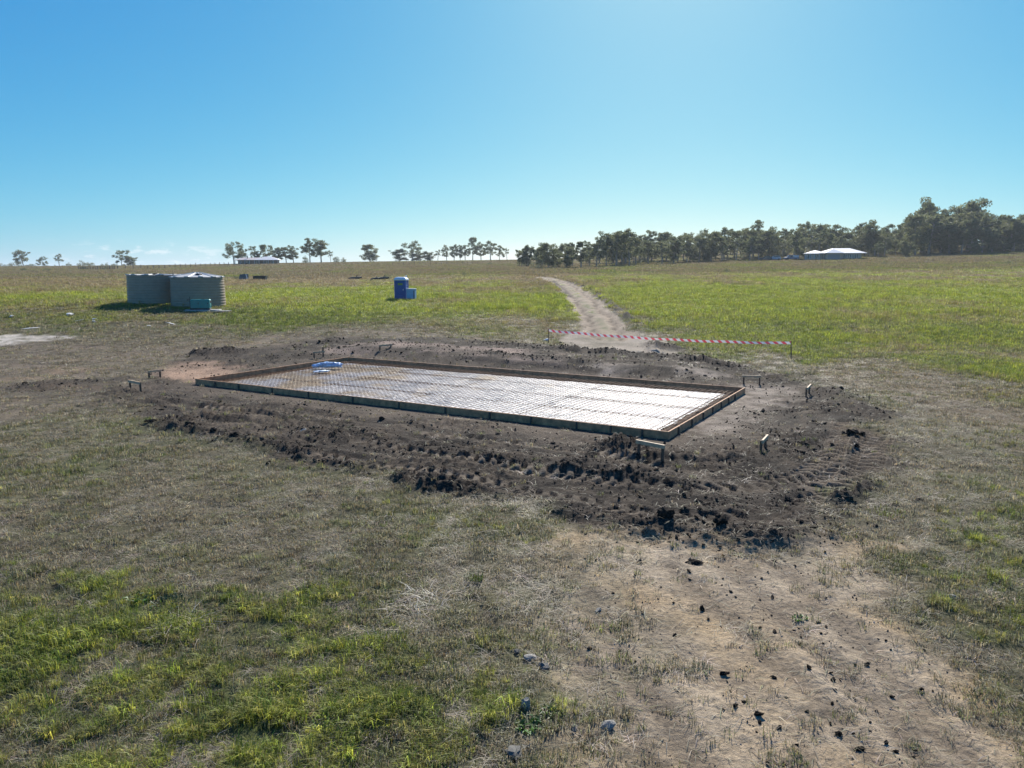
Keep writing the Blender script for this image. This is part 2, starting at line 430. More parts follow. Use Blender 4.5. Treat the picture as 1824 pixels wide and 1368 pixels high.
def ground_col(x, y, Z):
    g = greenness(x, y, Z)
    n = x.shape[0]
    c = np.tile(np.array(C_BROWN), (n, 1))
    st = (0.35 + 0.9 * fbm(x, y, 1.7, 4, 131)).clip(0, 1)
    c = mixc3(c, C_STRAW, st * 0.45 * (1 - Z['field'] * 0.7))
    lush = mixc3(np.tile(np.array(C_GREEN), (n, 1)), C_YEL, (0.5 + 0.8 * Z['nb']).clip(0, 1) * Z['field'])
    c = c * (1 - g[:, None] * 0.85) + lush * g[:, None] * 0.85
    # far pasture, seen as bands
    far = sstep(90, 180, Z['d'])
    c = mixc3(c, (0.13, 0.105, 0.052), far * 0.5 * (1 - g))
    c = mixc3(c, (0.155, 0.105, 0.06), Z['brown'] * 0.6)
    tr_ = fbm(x * 0.3 + y * 0.25, y * 1.0 - x * 0.35, 1.4, 4, 191)
    c = mixc3(c, (0.165, 0.128, 0.09), Z['dirt'] * (0.65 + 0.8 * Z['nm']).clip(0, 1))
    c = mixc3(c, (0.085, 0.066, 0.048), Z['dirt'] * (1.1 * tr_).clip(0, 0.7))
    c = mixc3(c, (0.27, 0.175, 0.11), Z['dirt'] * (-0.35 + 1.2 * fbm(x * 0.4, y, 1.8, 3, 197)).clip(0, 0.8))
    c = mixc3(c, (0.22, 0.185, 0.14), Z['rtrack'] * 0.32 * (0.6 + Z['nm']).clip(0, 1))
    clay = mixc3(np.tile(np.array((0.40, 0.315, 0.215)), (n, 1)), (0.42, 0.30, 0.17), (0.2 + 1.1 * fbm(x * 0.8 + y * 0.6, y * 0.8 - x * 0.6, 1.6, 4, 141)).clip(0, 1))
    al = (x * 0.62 - y * 0.78); ac = (x * 0.78 + y * 0.62)
    streak = fbm(ac, al * 0.18, 0.7, 4, 151)
    clay = mixc3(clay, (0.24, 0.19, 0.135), (0.02 + 1.1 * streak).clip(0, 0.8))
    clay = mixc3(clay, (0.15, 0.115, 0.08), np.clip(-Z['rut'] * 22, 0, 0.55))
    clay = mixc3(clay, (0.11, 0.085, 0.06), (-0.35 + 1.3 * fbm(x, y, 0.8, 4, 157)).clip(0, 0.7))
    patch = (Z['clay'] * (0.68 + 0.6 * Z['nm'] + 0.5 * Z['clay2'] + 0.35 * Z['nf'])).clip(0, 1)
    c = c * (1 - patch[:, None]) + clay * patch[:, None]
    soil = mixc3(np.tile(np.array((0.036, 0.027, 0.0195)), (n, 1)), (0.085, 0.064, 0.044), (0.25 + 1.0 * fbm(x, y, 1.0, 4, 161)).clip(0, 1))
    inner = 1 - sstep(0.9, 2.6, Z['ax'] + 0.9 * Z['nm'])
    soil = mixc3(soil, (0.115, 0.087, 0.062), inner * (0.65 + 0.7 * fbm(x, y, 1.6, 3, 171)).clip(0, 1))
    soil = mixc3(soil, (0.19, 0.148, 0.104), (np.where((Z['lug'] != 0) & (Z['lug'] > -0.03), 0.95, 0) * (0.6 + Z['nm']).clip(0, 1)))  # lug tops painted paler than grooves, standing in for light on their relief
    soil = mixc3(soil, (0.135, 0.102, 0.070), (0.9 * Z['sweep'] - 0.12).clip(0, 0.7) * sstep(1.0, 2.5, Z['de']))
    so = Z['soil']
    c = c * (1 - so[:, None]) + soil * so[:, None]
    c = mixc3(c, (0.36, 0.235, 0.155), Z['orange'] * (0.8 + 0.5 * Z['nm']).clip(0, 1))
    c = mixc3(c, (0.27, 0.20, 0.155), Z['bank'] * (0.55 + 1.3 * Z['nm']).clip(0, 0.9))
    c = mixc3(c, (0.30, 0.245, 0.19), Z['pale'] * (0.7 + 0.8 * Z['nf']).clip(0, 0.95))
    c = mixc3(c, (0.50, 0.44, 0.36), Z['sand'] * (0.75 + 0.8 * Z['nf']).clip(0, 1))
    c = mixc3(c, (0.32, 0.265, 0.205), Z['apron'] * (0.75 + 0.8 * Z['nm']).clip(0, 1))
    rw = np.abs(Z['road_w'])
    mid = np.exp(-(rw / 0.36) ** 2) * (0.65 + 1.2 * Z['nm']).clip(0, 1)
    roadc = mixc3(np.tile(np.array((0.32, 0.25, 0.178)), (n, 1)), (0.11, 0.08, 0.052), np.exp(-((rw - 0.8) / 0.3) ** 2) * 1.0 * (0.7 + Z['nf']).clip(0, 1))
    roadc = mixc3(roadc, (0.13, 0.13, 0.06), mid)
    c = c * (1 - Z['road'][:, None]) + roadc * Z['road'][:, None]
    c = mixc3(c, (0.042, 0.032, 0.024), np.clip(Z['ridge'] * 7.0, 0, 0.95))
    c = mixc3(c, (0.026, 0.021, 0.016), so * 0.7 * (-0.1 + 1.4 * fbm(x, y, 2.3, 4, 181)).clip(0, 1) * sstep(0.8, 2.5, Z['ax']))
    c = mixc3(c, (0.12, 0.075, 0.045), Z['slab'])
    return np.clip(c, 0.01, 0.9)

# ------------------------------------------------------------------ material helpers
def mat(name, color, rough=0.6, noise=None, bump=None, metallic=0.0, spec=0.5, var=0.25, emit=None, rvar=None):
    m = bpy.data.materials.new(name); m.use_nodes = True
    nt = m.node_tree; n, l = nt.nodes, nt.links
    b = n['Principled BSDF']
    b.inputs['Base Color'].default_value = (*color, 1)
    b.inputs['Roughness'].default_value = rough
    b.inputs['Metallic'].default_value = metallic
    b.inputs['Specular IOR Level'].default_value = spec
    co = n.new('ShaderNodeTexCoord')
    if noise:
        t = n.new('ShaderNodeTexNoise'); t.inputs['Scale'].default_value = noise; t.inputs['Detail'].default_value = 6
        t.inputs['Roughness'].default_value = 0.65
        l.new(co.outputs['Object'], t.inputs['Vector'])
        mr = n.new('ShaderNodeMapRange')
        mr.inputs[1].default_value = 0.3; mr.inputs[2].default_value = 0.7
        mr.inputs[3].default_value = 1 - var; mr.inputs[4].default_value = 1 + var
        l.new(t.outputs[0], mr.inputs[0])
        mx = n.new('ShaderNodeMix'); mx.data_type = 'RGBA'; mx.blend_type = 'MULTIPLY'; mx.inputs[0].default_value = 1
        mx.inputs[6].default_value = (*color, 1)
        l.new(mr.outputs[0], mx.inputs[7]); l.new(mx.outputs[2], b.inputs['Base Color'])
    if bump:
        t2 = n.new('ShaderNodeTexNoise'); t2.inputs['Scale'].default_value = bump[0]; t2.inputs['Detail'].default_value = 5
        l.new(co.outputs['Object'], t2.inputs['Vector'])
        bp = n.new('ShaderNodeBump'); bp.inputs['Strength'].default_value = bump[1]; bp.inputs['Distance'].default_value = bump[2]
        l.new(t2.outputs[0], bp.inputs['Height']); l.new(bp.outputs[0], b.inputs['Normal'])
    return m

def mat_ground():
    m = bpy.data.materials.new('ground_earth'); m.use_nodes = True
    n, l = m.node_tree.nodes, m.node_tree.links
    b = n['Principled BSDF']
    b.inputs['Roughness'].default_value = 0.95
    b.inputs['Specular IOR Level'].default_value = 0.15
    at_ = n.new('ShaderNodeAttribute'); at_.attribute_name = 'earth'
    co = n.new('ShaderNodeTexCoord')
    def noise(scale, det, rough=0.6):
        t = n.new('ShaderNodeTexNoise'); t.inputs['Scale'].default_value = scale; t.inputs['Detail'].default_value = det
        t.inputs['Roughness'].default_value = rough
        l.new(co.outputs['Object'], t.inputs['Vector']); return t.outputs[0]
    def mr(v, a, b_, c, d):
        k = n.new('ShaderNodeMapRange'); l.new(v, k.inputs[0])
        for i, q in enumerate((a, b_, c, d)): k.inputs[i + 1].default_value = q
        return k.outputs[0]
    def mul(a, f):
        k = n.new('ShaderNodeMix'); k.data_type = 'RGBA'; k.blend_type = 'MULTIPLY'; k.inputs[0].default_value = 1
        l.new(a, k.inputs[6]); l.new(f, k.inputs[7]); return k.outputs[2]
    fine = noise(14.0, 8, 0.72); mid = noise(1.1, 6, 0.65)
    c = mul(at_.outputs['Color'], mr(fine, 0.3, 0.7, 0.55, 1.45))
    c = mul(c, mr(mid, 0.3, 0.7, 0.78, 1.22))
    # grit and crumbs: dark and pale specks
    vo = n.new('ShaderNodeTexVoronoi'); vo.inputs['Scale'].default_value = 26; l.new(co.outputs['Object'], vo.inputs['Vector'])
    sp = mr(vo.outputs['Distance'], 0.05, 0.16, 0.5, 1.0)
    sel = mr(noise(5.0, 3), 0.5, 0.6, 0, 1)
    k = n.new('ShaderNodeMix'); k.data_type = 'RGBA'; k.blend_type = 'MULTIPLY'
    l.new(sel, k.inputs[0]); l.new(c, k.inputs[6]); l.new(sp, k.inputs[7])
    l.new(k.outputs[2], b.inputs['Base Color'])
    bp = n.new('ShaderNodeBump'); bp.inputs['Strength'].default_value = 1.0; bp.inputs['Distance'].default_value = 0.05
    l.new(fine, bp.inputs['Height']); 
    bp2 = n.new('ShaderNodeBump'); bp2.inputs['Strength'].default_value = 0.6; bp2.inputs['Distance'].default_value = 0.012
    l.new(noise(60, 4), bp2.inputs['Height']); l.new(bp.outputs[0], bp2.inputs['Normal'])
    l.new(bp2.outputs[0], b.inputs['Normal'])
    return m

# ------------------------------------------------------------------ mesh helpers
def link(o, parent=None):
    root_col.objects.link(o)
    if parent is not None: o.parent = parent
    return o
def tag(o, label=None, cat=None, group=None, kind=None):
    if label: o['label'] = label
    if cat: o['category'] = cat
    if group: o['group'] = group
    if kind: o['kind'] = kind
    return o
def empty(name, loc=(0, 0, 0), rz=0.0):
    o = bpy.data.objects.new(name, None); o.empty_display_size = 0.2
    root_col.objects.link(o); o.location = loc; o.rotation_euler = (0, 0, rz)
    return o
def mesh_np(name, co, quads=None, tris=None, smooth=False):
    """mesh from numpy arrays"""
    me = bpy.data.meshes.new(name)
    co = np.asarray(co, np.float32)
    q = np.zeros((0, 4), np.int32) if quads is None else np.asarray(quads, np.int32)
    t = np.zeros((0, 3), np.int32) if tris is None else np.asarray(tris, np.int32)
    me.vertices.add(len(co)); me.vertices.foreach_set('co', co.ravel())
    nl = q.size + t.size
    me.loops.add(nl); me.loops.foreach_set('vertex_index', np.concatenate([q.ravel(), t.ravel()]))
    me.polygons.add(len(q) + len(t))
    ls = np.concatenate([np.arange(len(q)) * 4, q.size + np.arange(len(t)) * 3]).astype(np.int32)
    me.polygons.foreach_set('loop_start', ls)
    if smooth: me.polygons.foreach_set('use_smooth', np.ones(len(q) + len(t), bool))
    me.update(calc_edges=True); me.validate()
    return me
class MB:
    """collects shapes and links them as one mesh object"""
    def __init__(s): s.v = []; s.f = []
    def add(s, v, f):
        k = len(s.v); s.v += [tuple(p) for p in v]; s.f += [tuple(i + k for i in q) for q in f]; return s
    def box(s, c, size, rz=0.0, bev=0.0, M=None):
        x, y, z = [q / 2 for q in size]
        if bev > 0:
            bm = bmesh.new(); bmesh.ops.create_cube(bm, size=1)
            for p in bm.verts: p.co = Vector((p.co.x * size[0], p.co.y * size[1], p.co.z * size[2]))
            bmesh.ops.bevel(bm, geom=bm.edges[:], offset=bev, segments=1, affect='EDGES')
            bm.verts.index_update()
            v = [p.co.copy() for p in bm.verts]; f = [[q.index for q in g.verts] for g in bm.faces]; bm.free()
        else:
            v = [Vector((i * x, j * y, k * z)) for i in (-1, 1) for j in (-1, 1) for k in (-1, 1)]
            f = [(0, 1, 3, 2), (4, 6, 7, 5), (0, 4, 5, 1), (2, 3, 7, 6), (0, 2, 6, 4), (1, 5, 7, 3)]
        Rm = Matrix.Rotation(rz, 3, 'Z') if M is None else M
        return s.add([Rm @ p + Vector(c) for p in v], f)
    def bar(s, a, b, w, h=None, up=(0, 0, 1)):
        a = Vector(a); b = Vector(b); h = h or w
        d = (b - a); L = d.length; d = d / L
        u = Vector(up)
        if abs(d.dot(u)) > 0.98: u = Vector((1, 0, 0))
        sx = d.cross(u).normalized(); sz = sx.cross(d).normalized()
        v = [p + sx * i * w / 2 + sz * j * h / 2 for p in (a, b) for i, j in ((-1, -1), (1, -1), (1, 1), (-1, 1))]
        return s.add(v, [(0, 1, 5, 4), (1, 2, 6, 5), (2, 3, 7, 6), (3, 0, 4, 7), (3, 2, 1, 0), (4, 5, 6, 7)])
    def lathe(s, prof, n=24, c=(0, 0, 0), cap=True):
        k = len(s.v); m = len(prof)
        for i in range(n):
            a = 2 * math.pi * i / n
            for r, z in prof: s.v.append((c[0] + r * math.cos(a), c[1] + r * math.sin(a), c[2] + z))
        for i in range(n):
            j = (i + 1) % n
            for q in range(m - 1): s.f.append((k + i * m + q, k + j * m + q, k + j * m + q + 1, k + i * m + q + 1))
        if cap:
            s.f.append(tuple(k + i * m + m - 1 for i in range(n)))
            s.f.append(tuple(k + (n - 1 - i) * m for i in range(n)))
        return s
    def tube(s, pts, rad, n=6):
        k = len(s.v); pts = [Vector(p) for p in pts]
        for i, p in enumerate(pts):
            d = (pts[min(i + 1, len(pts) - 1)] - pts[max(i - 1, 0)]).normalized()
            u = Vector((0, 0, 1)) if abs(d.z) < 0.9 else Vector((1, 0, 0))
            a = d.cross(u).normalized(); b = d.cross(a)
            for j in range(n):
                t = 2 * math.pi * j / n
                s.v.append(tuple(p + (a * math.cos(t) + b * math.sin(t)) * rad[i]))
        for i in range(len(pts) - 1):
            for j in range(n):
                q = (j + 1) % n
                s.f.append((k + i * n + j, k + i * n + q, k + (i + 1) * n + q, k + (i + 1) * n + j))
        s.f.append(tuple(k + j for j in range(n))[::-1]); e = k + (len(pts) - 1) * n
        s.f.append(tuple(e + j for j in range(n)))
        return s
    def mesh(s, name, m, smooth=False):
        me = bpy.data.meshes.new(name); me.from_pydata(s.v, [], s.f); me.update()
        bm = bmesh.new(); bm.from_mesh(me); bmesh.ops.recalc_face_normals(bm, faces=bm.faces[:]); bm.to_mesh(me); bm.free()
        if smooth:
            for p in me.polygons: p.use_smooth = True
        if m: me.materials.append(m)
        return me
    def build(s, name, m, parent=None, smooth=False):
        return link(bpy.data.objects.new(name, s.mesh(name, m, smooth)), parent)

# ------------------------------------------------------------------ the ground, one sheet from underfoot to beyond the horizon
NC = 860
inv = np.linspace(1 / 5.2, 1 / 46.0, 660)
rows = np.concatenate([-np.geomspace(400, 1.0, 26), np.linspace(0, 5.0, 36), 1 / inv, np.geomspace(46.6, 700, 190), np.geomspace(730, 8000, 16)])
sfrac = np.linspace(-1, 1, NC); sfrac = 0.9 * sfrac + 0.1 * sfrac ** 5
def half_w(y): return np.where(y > 4, 2.2 + y * 0.82, 5.48 + (4 - y) * 1.2)
GX = sfrac[None, :] * half_w(rows)[:, None]
GY = np.repeat(rows[:, None], NC, 1)
gx, gy = GX.ravel(), GY.ravel()
GZ = zones(gx, gy)
gz = ground_z(gx, gy, GZ)
pu_, pv_ = to_uv(gx, gy)
gz = np.where((pu_ > 0.3) & (pu_ < SL_U - 0.3) & (pv_ > 0.3) & (pv_ < SL_V - 0.3), np.minimum(gz, -0.06), gz)
gc = ground_col(gx, gy, GZ)
idx = np.arange(len(rows) * NC).reshape(len(rows), NC)
quads = np.stack([idx[:-1, :-1], idx[:-1, 1:], idx[1:, 1:], idx[1:, :-1]], -1).reshape(-1, 4)
me = mesh_np('ground', np.stack([gx, gy, gz], 1), quads, smooth=True)
ca = me.color_attributes.new('earth', 'FLOAT_COLOR', 'POINT')
ca.data.foreach_set('color', np.concatenate([gc, np.ones((len(gc), 1))], 1).astype(np.float32).ravel())
me.materials.append(mat_ground())
ground = link(bpy.data.objects.new('ground', me))
tag(ground, 'open paddock land of dry grass, dark dug soil and bare tan clay', kind='structure')
def gzp(x, y):
    return float(ground_z(np.array([x], float), np.array([y], float))[0])
def on(px, py):
    p = P(px, py); return Vector((p.x, p.y, gzp(p.x, p.y)))

# ------------------------------------------------------------------ materials
M_FORM = mat('weathered_form_timber', (0.47, 0.245, 0.115), 0.8, noise=5, var=0.5, bump=(30, 0.3, 0.01))
M_STAKE = mat('dark_stake_timber', (0.10, 0.075, 0.055), 0.85, noise=20, var=0.4)
M_HURDLE = mat('raw_pine_offcut', (0.52, 0.36, 0.21), 0.7, noise=12, var=0.3)
M_HLEG = mat('stained_peg_timber', (0.13, 0.075, 0.045), 0.8, noise=20, var=0.4)
M_REBAR = mat('rusty_reinforcing_steel', (0.19, 0.10, 0.05), 0.75, noise=6, var=0.45, spec=0.3)
M_SOILCLOD = mat('dark_clod_soil', (0.052, 0.040, 0.030), 0.95, noise=14, var=0.5, bump=(22, 1.0, 0.05), spec=0.1)
M_STONE = mat('grey_blue_stone', (0.27, 0.25, 0.21), 0.8, noise=9, var=0.35, bump=(30, 0.5, 0.02))
M_STONE2 = mat('dark_basalt_stone', (0.12, 0.112, 0.095), 0.8, noise=9, var=0.35, bump=(30, 0.5, 0.02))

def mat_plastic():
    m = bpy.data.materials.new('vapour_barrier_film'); m.use_nodes = True
    n, l = m.node_tree.nodes, m.node_tree.links
    b = n['Principled BSDF']
    co = n.new('ShaderNodeTexCoord')
    a = n.new('ShaderNodeTexNoise'); a.inputs['Scale'].default_value = 0.55; a.inputs['Detail'].default_value = 5
    l.new(co.outputs['Object'], a.inputs['Vector'])
    sx = n.new('ShaderNodeSeparateXYZ'); l.new(co.outputs['Object'], sx.inputs[0])
    g = n.new('ShaderNodeMapRange'); l.new(sx.outputs[0], g.inputs[0])
    g.inputs[1].default_value = 5.0; g.inputs[2].default_value = 16.0; g.inputs[3].default_value = -0.2; g.inputs[4].default_value = 0.08
    ad = n.new('ShaderNodeMath'); l.new(a.outputs[0], ad.inputs[0]); l.new(g.outputs[0], ad.inputs[1])
    r = n.new('ShaderNodeMapRange'); r.interpolation_type = 'SMOOTHSTEP'
    l.new(ad.outputs[0], r.inputs[0]); r.inputs[1].default_value = 0.46; r.inputs[2].default_value = 0.64
    mx = n.new('ShaderNodeMix'); mx.data_type = 'RGBA'
    l.new(r.outputs[0], mx.inputs[0])
    mx.inputs[6].default_value = (0.44, 0.42, 0.42, 1); mx.inputs[7].default_value = (0.38, 0.27, 0.15, 1)
    l.new(mx.outputs[2], b.inputs['Base Color'])
    rr_ = n.new('ShaderNodeTexNoise'); rr_.inputs['Scale'].default_value = 0.9; rr_.inputs['Detail'].default_value = 4
    l.new(co.outputs['Object'], rr_.inputs['Vector'])
    rm_ = n.new('ShaderNodeMapRange'); l.new(rr_.outputs[0], rm_.inputs[0]); rm_.inputs[1].default_value = 0.35; rm_.inputs[2].default_value = 0.65; rm_.inputs[3].default_value = 0.26; rm_.inputs[4].default_value = 0.52
    l.new(rm_.outputs[0], b.inputs['Roughness'])
    b.inputs['Specular IOR Level'].default_value = 0.42
    t = n.new('ShaderNodeTexNoise'); t.inputs['Scale'].default_value = 5.0; t.inputs['Detail'].default_value = 6; t.inputs['Roughness'].default_value = 0.6
    mpn = n.new('ShaderNodeMapping'); mpn.inputs['Scale'].default_value = (0.6, 1.4, 1)
    l.new(co.outputs['Object'], mpn.inputs[0]); l.new(mpn.outputs[0], t.inputs['Vector'])
    bp = n.new('ShaderNodeBump'); bp.inputs['Strength'].default_value = 1.0; bp.inputs['Distance'].default_value = 0.09
    l.new(t.outputs[0], bp.inputs['Height']); l.new(bp.outputs[0], b.inputs['Normal'])
    return m
M_FILM = mat_plastic()

# ------------------------------------------------------------------ slab: timber formwork, film, reinforcing mesh
PAD_RZ = math.atan2(PU[1], PU[0])
BT = 0.045
form = empty('slab_formwork', uv(0, 0, 0), PAD_RZ)
tag(form, 'long low timber formwork frame staked out round the slab', 'formwork')
# local frame: +x along the long side, -y or +y across; find the sign of the short axis
vs_ = -1.0 if (math.cos(PAD_RZ + math.pi / 2) * PV[0] + math.sin(PAD_RZ + math.pi / 2) * PV[1]) < 0 else 1.0
def loc(u, v, z): return (u, v * vs_, z)
def boards(a, b, n, outside, axis):
    for i in range(n):
        s0 = a + (b - a) * i / n; s1 = a + (b - a) * (i + 1) / n
        hz = FORM_TOP + 0.012 * ((i * 7) % 3 - 1) * 0.4; lo = -0.12 + 0.1
        cx = (s0 + s1) / 2; L = (s1 - s0) - 0.006
        mb = MB(); jit = random.uniform(-0.007, 0.007); ja = random.uniform(-0.0022, 0.0022)
        if axis == 'u': mb.box(loc(cx, outside + jit, (hz + lo) / 2), (L, BT, hz - lo), ja, bev=0.004)
        else: mb.box(loc(outside, cx, (hz + lo) / 2), (BT, L, hz - lo), bev=0.004)
        mb.build('board', M_FORM, form)
boards(0, SL_U, 5, BT / 2, 'u')
boards(0, SL_U, 5, SL_V - BT / 2, 'u')
boards(BT + 0.003, SL_V - BT - 0.003, 2, BT / 2, 'v')
boards(BT + 0.003, SL_V - BT - 0.003, 2, SL_U - BT / 2, 'v')
def edge_param(px, p0, p1):
    """distance along a slab edge at the picture column px"""
    r = (px - 912) / F_PX
    best = min(np.linspace(0, 1, 2000), key=lambda s: abs((p0 + (p1 - p0) * s).x / ((p0 + (p1 - p0) * s).y * 1.0) - r / 1.0))
    return best
c00, c10, c01, c11 = uv(0, 0), uv(SL_U, 0), uv(0, SL_V), uv(SL_U, SL_V)
for px in (378, 420, 480, 545, 625, 708, 792, 872, 947, 1030, 1092, 1150):
    s = edge_param(px, c00, c10) * SL_U
    MB().box(loc(s, -0.022, 0.055), (0.05, 0.04, 0.33)).build('stake', M_STAKE, form)
for px in (1214, 1238, 1258, 1275, 1290, 1303, 1314):
    s = edge_param(px, c00, c01) * SL_V
    MB().box(loc(-0.022, s, 0.05), (0.04, 0.05, 0.32)).build('stake', M_STAKE, form)
for k in range(9):
    MB().box(loc(1.2 + k * (SL_U - 2.4) / 8, SL_V + 0.022, 0.05), (0.05, 0.04, 0.3)).build('stake', M_STAKE, form)
for k in range(4):
    MB().box(loc(SL_U + 0.022, 1 + k * (SL_V - 2) / 3, 0.05), (0.04, 0.05, 0.3)).build('stake', M_STAKE, form)

# earth inside the form
mb = MB()
mb.box(loc(SL_U / 2, SL_V / 2, -0.065), (SL_U - 2 * BT - 0.02, SL_V - 2 * BT - 0.02, 0.06))
o = mb.build('slab_bed', mat('brown_bed_earth', (0.15, 0.095, 0.06), 0.95, noise=5, var=0.4, bump=(14, 1, 0.05)))
o.location = form.location; o.rotation_euler = form.rotation_euler
tag(o, 'brown levelled earth bed inside the timber formwork', kind='structure')

# plastic film laid over the bed, edges ragged
nu, nv = 240, 120
fu = np.linspace(0.55, SL_U - 0.55, nu); fv = np.linspace(0.10, SL_V - 0.62, nv)
FU, FV = np.meshgrid(fu, fv, indexing='ij')
wob = 0.16 * fbm(FU * 0 + FV, FV * 0 + FU, 0.9, 3, 201)
eu = np.minimum(FU - fu[0], 1.0); FU2 = FU + wob * (1 - np.clip((FU - fu[0]) / 1.5, 0, 1)) + wob * (1 - np.clip((fu[-1] - FU) / 1.5, 0, 1))
FV2 = FV + 0.12 * fbm(FU, FV, 1.1, 3, 207) * (1 - np.clip((fv[-1] - FV) / 1.2, 0, 1))
ex = np.minimum(np.minimum(FU - fu[0], fu[-1] - FU), np.minimum(FV - fv[0] + 5, fv[-1] - FV))
FZ = 0.0 + 0.05 * sstep(0, 0.6, ex) + 0.012 * fbm(FU, FV, 0.5, 4, 211) + 0.014 * np.abs(fbm(FU * 0.5, FV * 1.3, 0.7, 3, 217))
fi = np.arange(nu * nv).reshape(nu, nv)
fq = np.stack([fi[:-1, :-1], fi[1:, :-1], fi[1:, 1:], fi[:-1, 1:]], -1).reshape(-1, 4)
if vs_ < 0: fq = fq[:, ::-1]
me = mesh_np('plastic_film', np.stack([FU2.ravel(), FV2.ravel() * vs_, FZ.ravel()], 1), fq, smooth=True)
me.materials.append(M_FILM)
o = link(bpy.data.objects.new('plastic_film', me)); o.location = form.location; o.rotation_euler = form.rotation_euler
tag(o, 'crumpled shiny plastic film under the steel mesh, glaring in the sun', 'plastic film')

# sheets of reinforcing mesh, lapped
US = 0.35 + 4.8 * np.arange(5) * (SL_U > 19.6) + 4.6 * np.arange(5) * (SL_U <= 19.6); VS = 0.25 + 2.0 * np.arange(5) * (SL_V < 9.0) + 2.2 * np.arange(5) * (SL_V >= 9.0)
def rebar_sheet(lu, lv, name):
    mb = MB(); sp = 0.2
    for k in range(int(lv / sp) + 1): mb.bar((0, k * sp * vs_, 0), (lu, k * sp * vs_, 0), 0.0078)
    for k in range(int(lu / sp) + 1): mb.bar((k * sp, 0, 0.009), (k * sp, lv * vs_, 0.0078), 0.0095)
    return mb
ru, rv = US[1] - US[0] + 0.2, VS[1] - VS[0] + 0.2
sheet_me = rebar_sheet(ru, rv, 'reinforcing_mesh').mesh('reinforcing_mesh', M_REBAR)
place_u = ['at the slab right end', 'right of slab middle', 'left of slab middle', 'at the slab left end']
place_v = ['along the front board', 'second row from front', 'third row from front', 'along the back board']
for i in range(4):
    for j in range(4):
        o = link(bpy.data.objects.new('reinforcing_mesh', sheet_me))
        o.location = uv(US[i], VS[j], 0.084 + 0.004 * ((i + j) % 2) + 0.008 * (j % 2))
        o.rotation_euler = (0, R(0.0), PAD_RZ)
        tag(o, 'rusty steel mesh sheet %s, %s' % (place_u[i], place_v[j]), 'steel mesh', 'reinforcing mesh sheets on the slab')
for (u0, v0, u1, v1, lab) in ((0.40, 0.3, 0.40, SL_V - 0.3, 'rusty trench bars along the right end board'), (0.5, SL_V - 0.36, SL_U - 0.5, SL_V - 0.36, 'rusty trench bars along the back form board'),
                              (SL_U - 0.32, 0.3, SL_U - 0.32, SL_V - 0.5, 'rusty trench bars along the left end board')):
    mb = MB(); a = np.array((u0, v0)); b = np.array((u1, v1)); d = (b - a) / np.linalg.norm(b - a); nrm = np.array((-d[1], d[0]))
    for k in (-0.2, -0.07, 0.07, 0.2):
        mb.bar(loc(*(a + nrm * k), 0.05), loc(*(b + nrm * k), 0.05), 0.013)
    for k in range(int(np.linalg.norm(b - a) / 0.4)):
        c = a + d * (0.2 + 0.4 * k); mb.bar(loc(*(c - nrm * 0.24), 0.063), loc(*(c + nrm * 0.24), 0.063), 0.009)
    o = mb.build('trench_mesh', M_REBAR); o.location = form.location; o.rotation_euler = form.rotation_euler
    tag(o, lab, 'trench mesh', 'trench mesh in the slab edge')

# bundle of folded film on the mesh
M_BLUEFILM = mat('blue_white_wrap', (0.45, 0.58, 0.75), 0.3, noise=5, var=0.45, bump=(9, 1, 0.05), spec=0.7)
bp_ = P(588, 654, 0.14)
bnd = empty('film_bundle', (bp_.x, bp_.y, 0.118), PAD_RZ + R(28))
tag(bnd, 'blue and white wrapped bundle lying on the mesh near the back corner', 'bundle')
def blob(name, m, parent, c, size, seed, sub=4, amp=0.25, fr=2.0, floor=None):
    bm = bmesh.new(); bmesh.ops.create_icosphere(bm, subdivisions=sub, radius=1)
    from mathutils import noise as mn
    for v in bm.verts:
        p = v.co.copy(); k = 1 + amp * mn.fractal(p * fr + Vector((seed * 3.1, seed, 0)), 0.9, 2.0, 3)
        q = Vector((math.copysign(abs(p.x) ** 0.7, p.x), math.copysign(abs(p.y) ** 0.8, p.y), math.copysign(abs(p.z) ** 0.7, p.z)))
        v.co = Vector((q.x * size[0], q.y * size[1], q.z * size[2])) * k + Vector(c)
        if floor is not None: v.co.z = max(v.co.z, floor)
    me_ = bpy.data.meshes.new(name); bm.to_mesh(me_); bm.free()
    for q in me_.polygons: q.use_smooth = True
    me_.materials.append(m)
    return link(bpy.data.objects.new(name, me_), parent)
blob('roll', M_BLUEFILM, bnd, (0, 0, 0.13), (0.55, 0.17, 0.12), 2, 4, 0.3, 2.2, 0.0)
blob('loose_end', M_BLUEFILM, bnd, (0.62, 0.03, 0.08), (0.18, 0.12, 0.08), 5, 3, 0.4, 2.5, 0.0)
M_WHITEFILM = mat('white_scrap_film', (0.72, 0.74, 0.76), 0.35, noise=6, var=0.2, spec=0.6)
q = P(573, 662, 0.13); o = blob('film_scrap', M_WHITEFILM, None, (0, 0, 0.03), (0.32, 0.2, 0.035), 9, 3, 0.6, 2.2, 0.0)
o.location = (q.x, q.y, 0.118); o.rotation_euler = (0, 0, 0.6)
tag(o, 'loose white film scrap in front of the wrapped bundle', 'film scrap')

